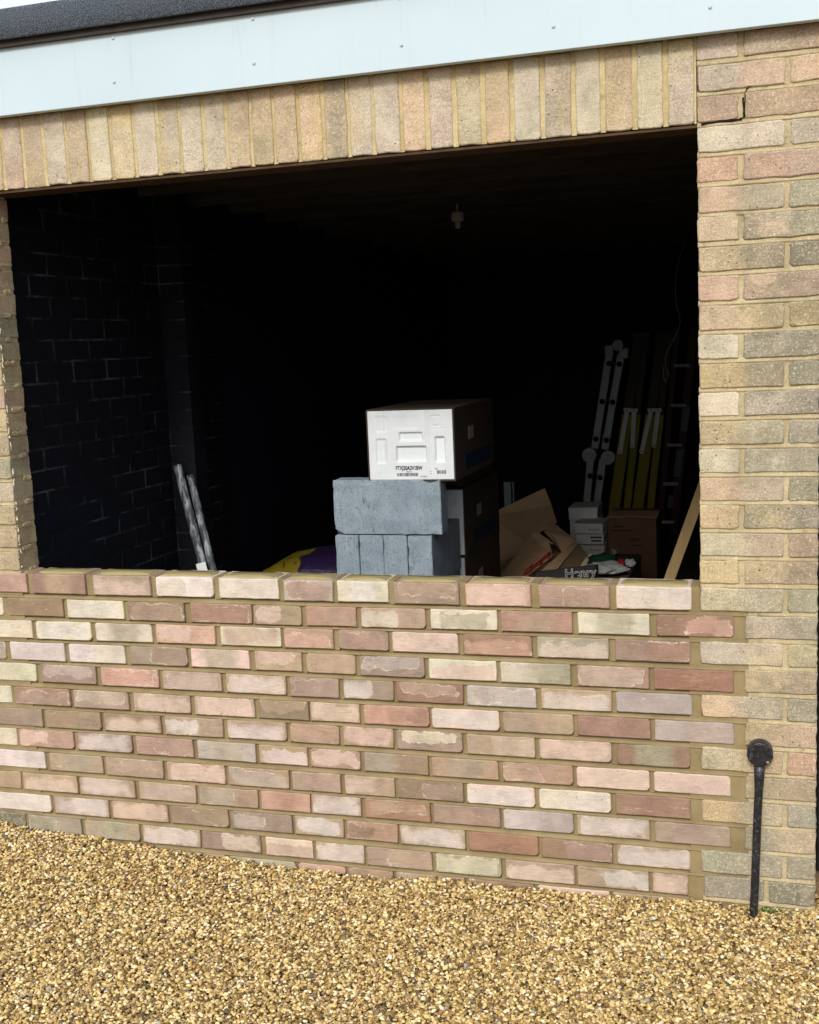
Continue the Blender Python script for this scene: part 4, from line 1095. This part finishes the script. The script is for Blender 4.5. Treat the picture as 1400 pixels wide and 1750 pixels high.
M_yel = simple('yellow_fibreglass', (132, 124, 16), .55, var=.15, scale=6, bump=.1)
M_yel_shade = simple('shaded_yellow_rail', (58, 54, 40), .6, var=.15)  # shade painted in: the same yellow rails, darkened above the stays
M_brk = simple('pale_steel_stay', (206, 204, 194), .5, .1, .4, var=.06)
for n_, (du, lab) in enumerate(((0, 'yellow step ladder with pale folding stays, nearer the aluminium ladder'), (40, 'yellow step ladder with banded pale stays, nearer the red ladder'))):
    sl = tag(empty('step_ladder', (-.9 + .2 * n_, LY, FB)), lab, 'ladder', 'ladders leaning at the back'); SLc = sl.location.copy()
    for yy in (0, .34):
        railp(1049 + du, 877, 1073 + du, 708, .082, M_yel, sl, SLc, Y=LY + yy, ext=1, d=.035)
        railp(1071 + du, 877, 1089.5 + du, 708, .055, M_yel, sl, SLc, Y=LY + yy, ext=1, d=.03)
        railp(1073 + du, 708.3, 1092 + du, 575, .072, M_yel_shade, sl, SLc, Y=LY + yy, d=.035, name='shaded_upper_rail')
        railp(1089.5 + du, 708.3, 1104 + du, 575, .05, M_yel_shade, sl, SLc, Y=LY + yy, d=.03, name='shaded_upper_rail')
    p0, p1 = at(1096 + du, 572, LY), at(1096 + du, 572, LY + .37)
    bm = bmesh.new(); box(bm, p0.x - .07, p0.x + .07, LY - .02, LY + .37, p0.z - .03, p0.z + .02); [setattr(v, 'co', v.co - SLc) for v in bm.verts]; bevel(bm, .006, 1)
    mesh_obj('top_cap', bm, simple('black_plastic_cap', (30, 30, 30), .5), sl)
    for k_ in range(5):
        f_ = .12 + .19 * k_; b0 = at(1049 + du, 877, LY).lerp(at(1092 + du, 575, LY), f_)
        bm = bmesh.new(); box(bm, b0.x - .04, b0.x + .04, LY + .02, LY + .34, b0.z - .012, b0.z + .012); [setattr(v, 'co', v.co - SLc) for v in bm.verts]; mesh_obj('tread', bm, M_alu, sl)
    segs = [((1072, 701), (1060, 772)), ((1084, 702), (1081, 762))] if n_ == 0 else [((1113, 701), (1097, 771)), ((1125, 701), (1118, 761))]
    for (u0, v0), (u1, v1) in segs:
        bm = bmesh.new(); a_, b_ = at(u0, v0, LY - .04) - SLc, at(u1, v1, LY - .04) - SLc
        bar(bm, a_, b_, .032, .006); disc(bm, b_ - Vector((0, .004, 0)), .018, .006, 14, bev=.001); mesh_obj('stay', bm, M_brk, sl)
        bm = bmesh.new(); box(bm, a_.x - .026, a_.x + .026, a_.y - .006, a_.y + .004, a_.z - .012, a_.z + .016); bevel(bm, .003, 1); mesh_obj('stay_bracket', bm, M_brk, sl)
        for q in (b_ - Vector((0, .0055, 0)), a_ - Vector((0, .0075, 0))):
            bm = bmesh.new(); disc(bm, q, .0055, .002, 10, bev=.0005); mesh_obj('rivet', bm, M_hole, sl)

M_red = simple('dark_red_paint', (56, 12, 12), .55, var=.2)
rl = tag(empty('red_ladder', (-.5, LY, FB)), 'dark red ladder with grey labels, rightmost of the ladders at the back', 'ladder', 'ladders leaning at the back'); RL = rl.location.copy()
for yy in (0,):
    railp(1122, 965, 1158, 560, .045, M_red, rl, RL, ext=1); railp(1146, 965, 1186, 560, .06, M_red, rl, RL, ext=1)
for k_ in range(6):
    f_ = .02 + .165 * k_; a_ = at(1122, 965, LY).lerp(at(1158, 560, LY), f_); b_ = at(1146, 965, LY).lerp(at(1186, 560, LY), f_)
    bm = bmesh.new(); tube(bm, [a_ - RL - Vector((0, .012, 0)), b_ - RL - Vector((0, .012, 0))], .014, 8); mesh_obj('rung', bm, M_alu, rl)
for (u0, v0), (u1, v1), w_ in (((1174, 694), (1169, 737), .05), ((1163, 768), (1156, 815), .05), ((1147, 846), (1145, 868), .04)):
    bm = bmesh.new(); bar(bm, at(u0, v0, LY - .022) - RL, at(u1, v1, LY - .022) - RL, w_, .003); mesh_obj('grey_label', bm, simple('grey_label_film', (80, 82, 88), .5), rl)

# upright metal stud behind the cartons
bm = bmesh.new(); a_, b_ = at(861, 824, 4.4), at(873, 824, 4.4)
for q in ((a_.x, b_.x, 4.4, 4.404), (a_.x, a_.x + .004, 4.404, 4.46), (b_.x - .004, b_.x, 4.404, 4.46), (b_.x + .012, b_.x + .02, 4.40, 4.45)): box(bm, q[0], q[1], q[2], q[3], FB, a_.z)
tag(mesh_obj('metal_stud', bm, simple('galvanised_steel', (130, 142, 152), .45, .5)), 'thin grey metal stud standing upright behind the torn carton', 'metal stud')

# timber plank at the right
bm = bmesh.new(); a_, b_ = at(1146, 985, 2.0), at(1187, 872, 2.0); dr = (b_ - a_).normalized()
a2 = a_ - dr * ((a_.z - FB) / dr.z) ; b2_ = b_ + dr * ((.09 - b_.x) / dr.x)
bar(bm, a2, b2_, .047, .022, bev=.002)
for v in bm.verts: v.co -= a2
pk = mesh_obj('timber_batten', bm, simple('sawn_softwood', (150, 126, 86), .8, var=.15, scale=10, streak=(8, 8, .6), bump=.2), loc=a2)
tag(pk, 'pale timber batten leaning against the right inner wall', 'timber')

# wrapped tubes in the left corner
M_wrap = NT('clear_wrapping_film'); s = M_wrap; o = s.obj()
n_ = s.noise(s.scale(o, (40, 40, 7)), 1.0, 5, .7, .6)
s.color(s.mix(s.ramp(n_, .42, .68), lin((66, 72, 76)) + (1,), lin((186, 192, 196)) + (1,))); s.b.inputs['Roughness'].default_value = .25; s.b.inputs['Specular IOR Level'].default_value = .6; s.bump(n_, .8, .006)
wt = tag(empty('wrapped_tubes', (-1.9, 1.12, FB)), 'pair of long tubes wrapped in clear film leaning in the left corner by the pier', 'tubes'); WL = wt.location.copy()
a_, b_ = at(349, 975, 1.10), at(303, 795, 1.14); dr = (b_ - a_).normalized(); a2 = a_ - dr * ((a_.z - FB) / dr.z)
def wob(p0, p1, r_, n_, seed):
    ps = [p0.lerp(p1, t) for t in frange(0, 1, n_)]; rs_ = [r_ * (1 + .12 * noise.noise(Vector((i * .6, seed, 0)))) for i in range(n_ + 1)]; return ps, rs_
bm = bmesh.new(); ps, rs_ = wob(a2 - WL, b_ - WL, .018, 60, 1); tube(bm, ps, rs_, 16); mesh_obj('tube', bm, M_wrap.m, wt, smooth=True)
c_ = at(325, 812, 1.15) ; sh = Vector((.021, .016, 0))
bm = bmesh.new(); ps, rs_ = wob(a2 + sh - WL, c_ - WL, .0155, 56, 6); tube(bm, ps, rs_, 16); mesh_obj('tube', bm, M_wrap.m, wt, smooth=True)
bm = bmesh.new(); l0 = at(347, 978, 1.075) - WL; bar(bm, l0, l0 + dr * .04, .045, .002); mesh_obj('paper_label', bm, M_wb, wt)

# yellow and purple sacks
s = NT('yellow_purple_sack'); o = s.obj(); e = s.sep(o)
d_ = s.math('ADD', s.math('MULTIPLY', e[0], .9), s.math('MULTIPLY', s.math('SUBTRACT', s.noise(o, 9, 3), .5), .08))
col = s.mix(s.ramp(d_, -.07, -.062), lin((104, 92, 24)) + (1,), lin((34, 22, 54)) + (1,))
col = s.mix(s.ramp(s.noise(s.scale(o, (30, 12, 60)), 1, 2), .62, .66, 0, .8), col, lin((34, 30, 24)) + (1,))
s.color(col); s.b.inputs['Roughness'].default_value = .35; s.b.inputs['Specular IOR Level'].default_value = .5; s.bump(s.noise(o, 18, 4, .6), .7, .012); M_sack = s.m
for k_ in range(4):
    Y = 1.6; p0 = at(556, 945, 1.8); bm = bmesh.new(); bmesh.ops.create_cube(bm, size=2)
    bmesh.ops.subdivide_edges(bm, edges=list(bm.edges), cuts=12, use_grid_fill=True)
    for v in bm.verts:
        x, y, z = v.co; e_ = max(abs(x), abs(y)); th_ = .075 * (1 - .55 * e_ ** 5)
        if k_ == 0: th_ *= 1.0
        z_ = z * th_ + .008 * noise.noise(Vector((x * 2.5, y * 2.5, k_ * 5)))
        v.co = Vector((x * .31 * (1 - .1 * abs(z)), y * .25 * (1 - .1 * abs(z)), z_ - .07 * max(0, -x - .1) ** 1.4 * (.8 if k_ == 0 else .2)))
    o_ = mesh_obj('cement_sack', bm, M_sack, smooth=True, loc=(p0.x, Y + .2, p0.z - .064 - (.155 * k_ if k_ < 3 else .50))); o_.rotation_euler = (0, 0, R((4, -3, 3, -2)[k_]))
    tag(o_, ('topmost yellow and purple plastic sack left of the grey blocks', 'second yellow and purple sack, under the topmost one', 'third yellow and purple sack from the top of the pile', 'lowest yellow and purple sack, on the floor')[k_], 'sack', 'yellow and purple sacks in a pile')

# lamp holder and hanging cable
lh = tag(empty('lamp_holder', tuple(at(782, 362, 2.25))), 'white bayonet lamp holder without a bulb under the garage ceiling', 'lamp holder')
M_wp = simple('white_bakelite', (190, 192, 192), .5, var=.05)
zt = at(782, 362, 2.25).z
bm = bmesh.new(); tube(bm, [(0, 0, 1.332 - zt), (0, 0, 0)], .004, 8); mesh_obj('flex', bm, M_wp, lh)
bm = bmesh.new(); tube(bm, [(0, 0, 0), (0, 0, -.004), (0, 0, -.040), (0, 0, -.044)], [.024, .029, .029, .022], 16); mesh_obj('holder_cap', bm, M_wp, lh, smooth=True)
bm = bmesh.new(); tube(bm, [(0, 0, -.044), (0, 0, -.072), (0, 0, -.075)], [.015, .014, .012], 16); mesh_obj('socket', bm, M_wp, lh, smooth=True)
bm = bmesh.new()
cp = [(1186, 300), (1183, 350), (1174, 400), (1162, 440), (1155, 480), (1156, 520), (1163, 550), (1152, 580), (1140, 602), (1138, 625), (1143, 640), (1138, 652), (1134, 640), (1135, 620)]
P = [at(u, v, 2.0) for u, v in cp]; sm_ = []
for i in range(len(P) - 1):
    a_, b_, c_, d_ = P[max(i - 1, 0)], P[i], P[i + 1], P[min(i + 2, len(P) - 1)]
    for t in (0, .25, .5, .75):
        sm_.append(.5 * ((2 * b_) + (c_ - a_) * t + (2 * a_ - 5 * b_ + 4 * c_ - d_) * t * t + (3 * b_ - a_ - 3 * c_ + d_) * t ** 3))
tube(bm, [q - P[0] for q in sm_], .0022, 6)
cb_ = mesh_obj('hanging_cable', bm, simple('grey_cable', (80, 78, 74), .6), smooth=True, loc=P[0]); tag(cb_, 'thin grey cable hanging down from the ceiling at the right', 'cable')
bpy.context.view_layer.update()
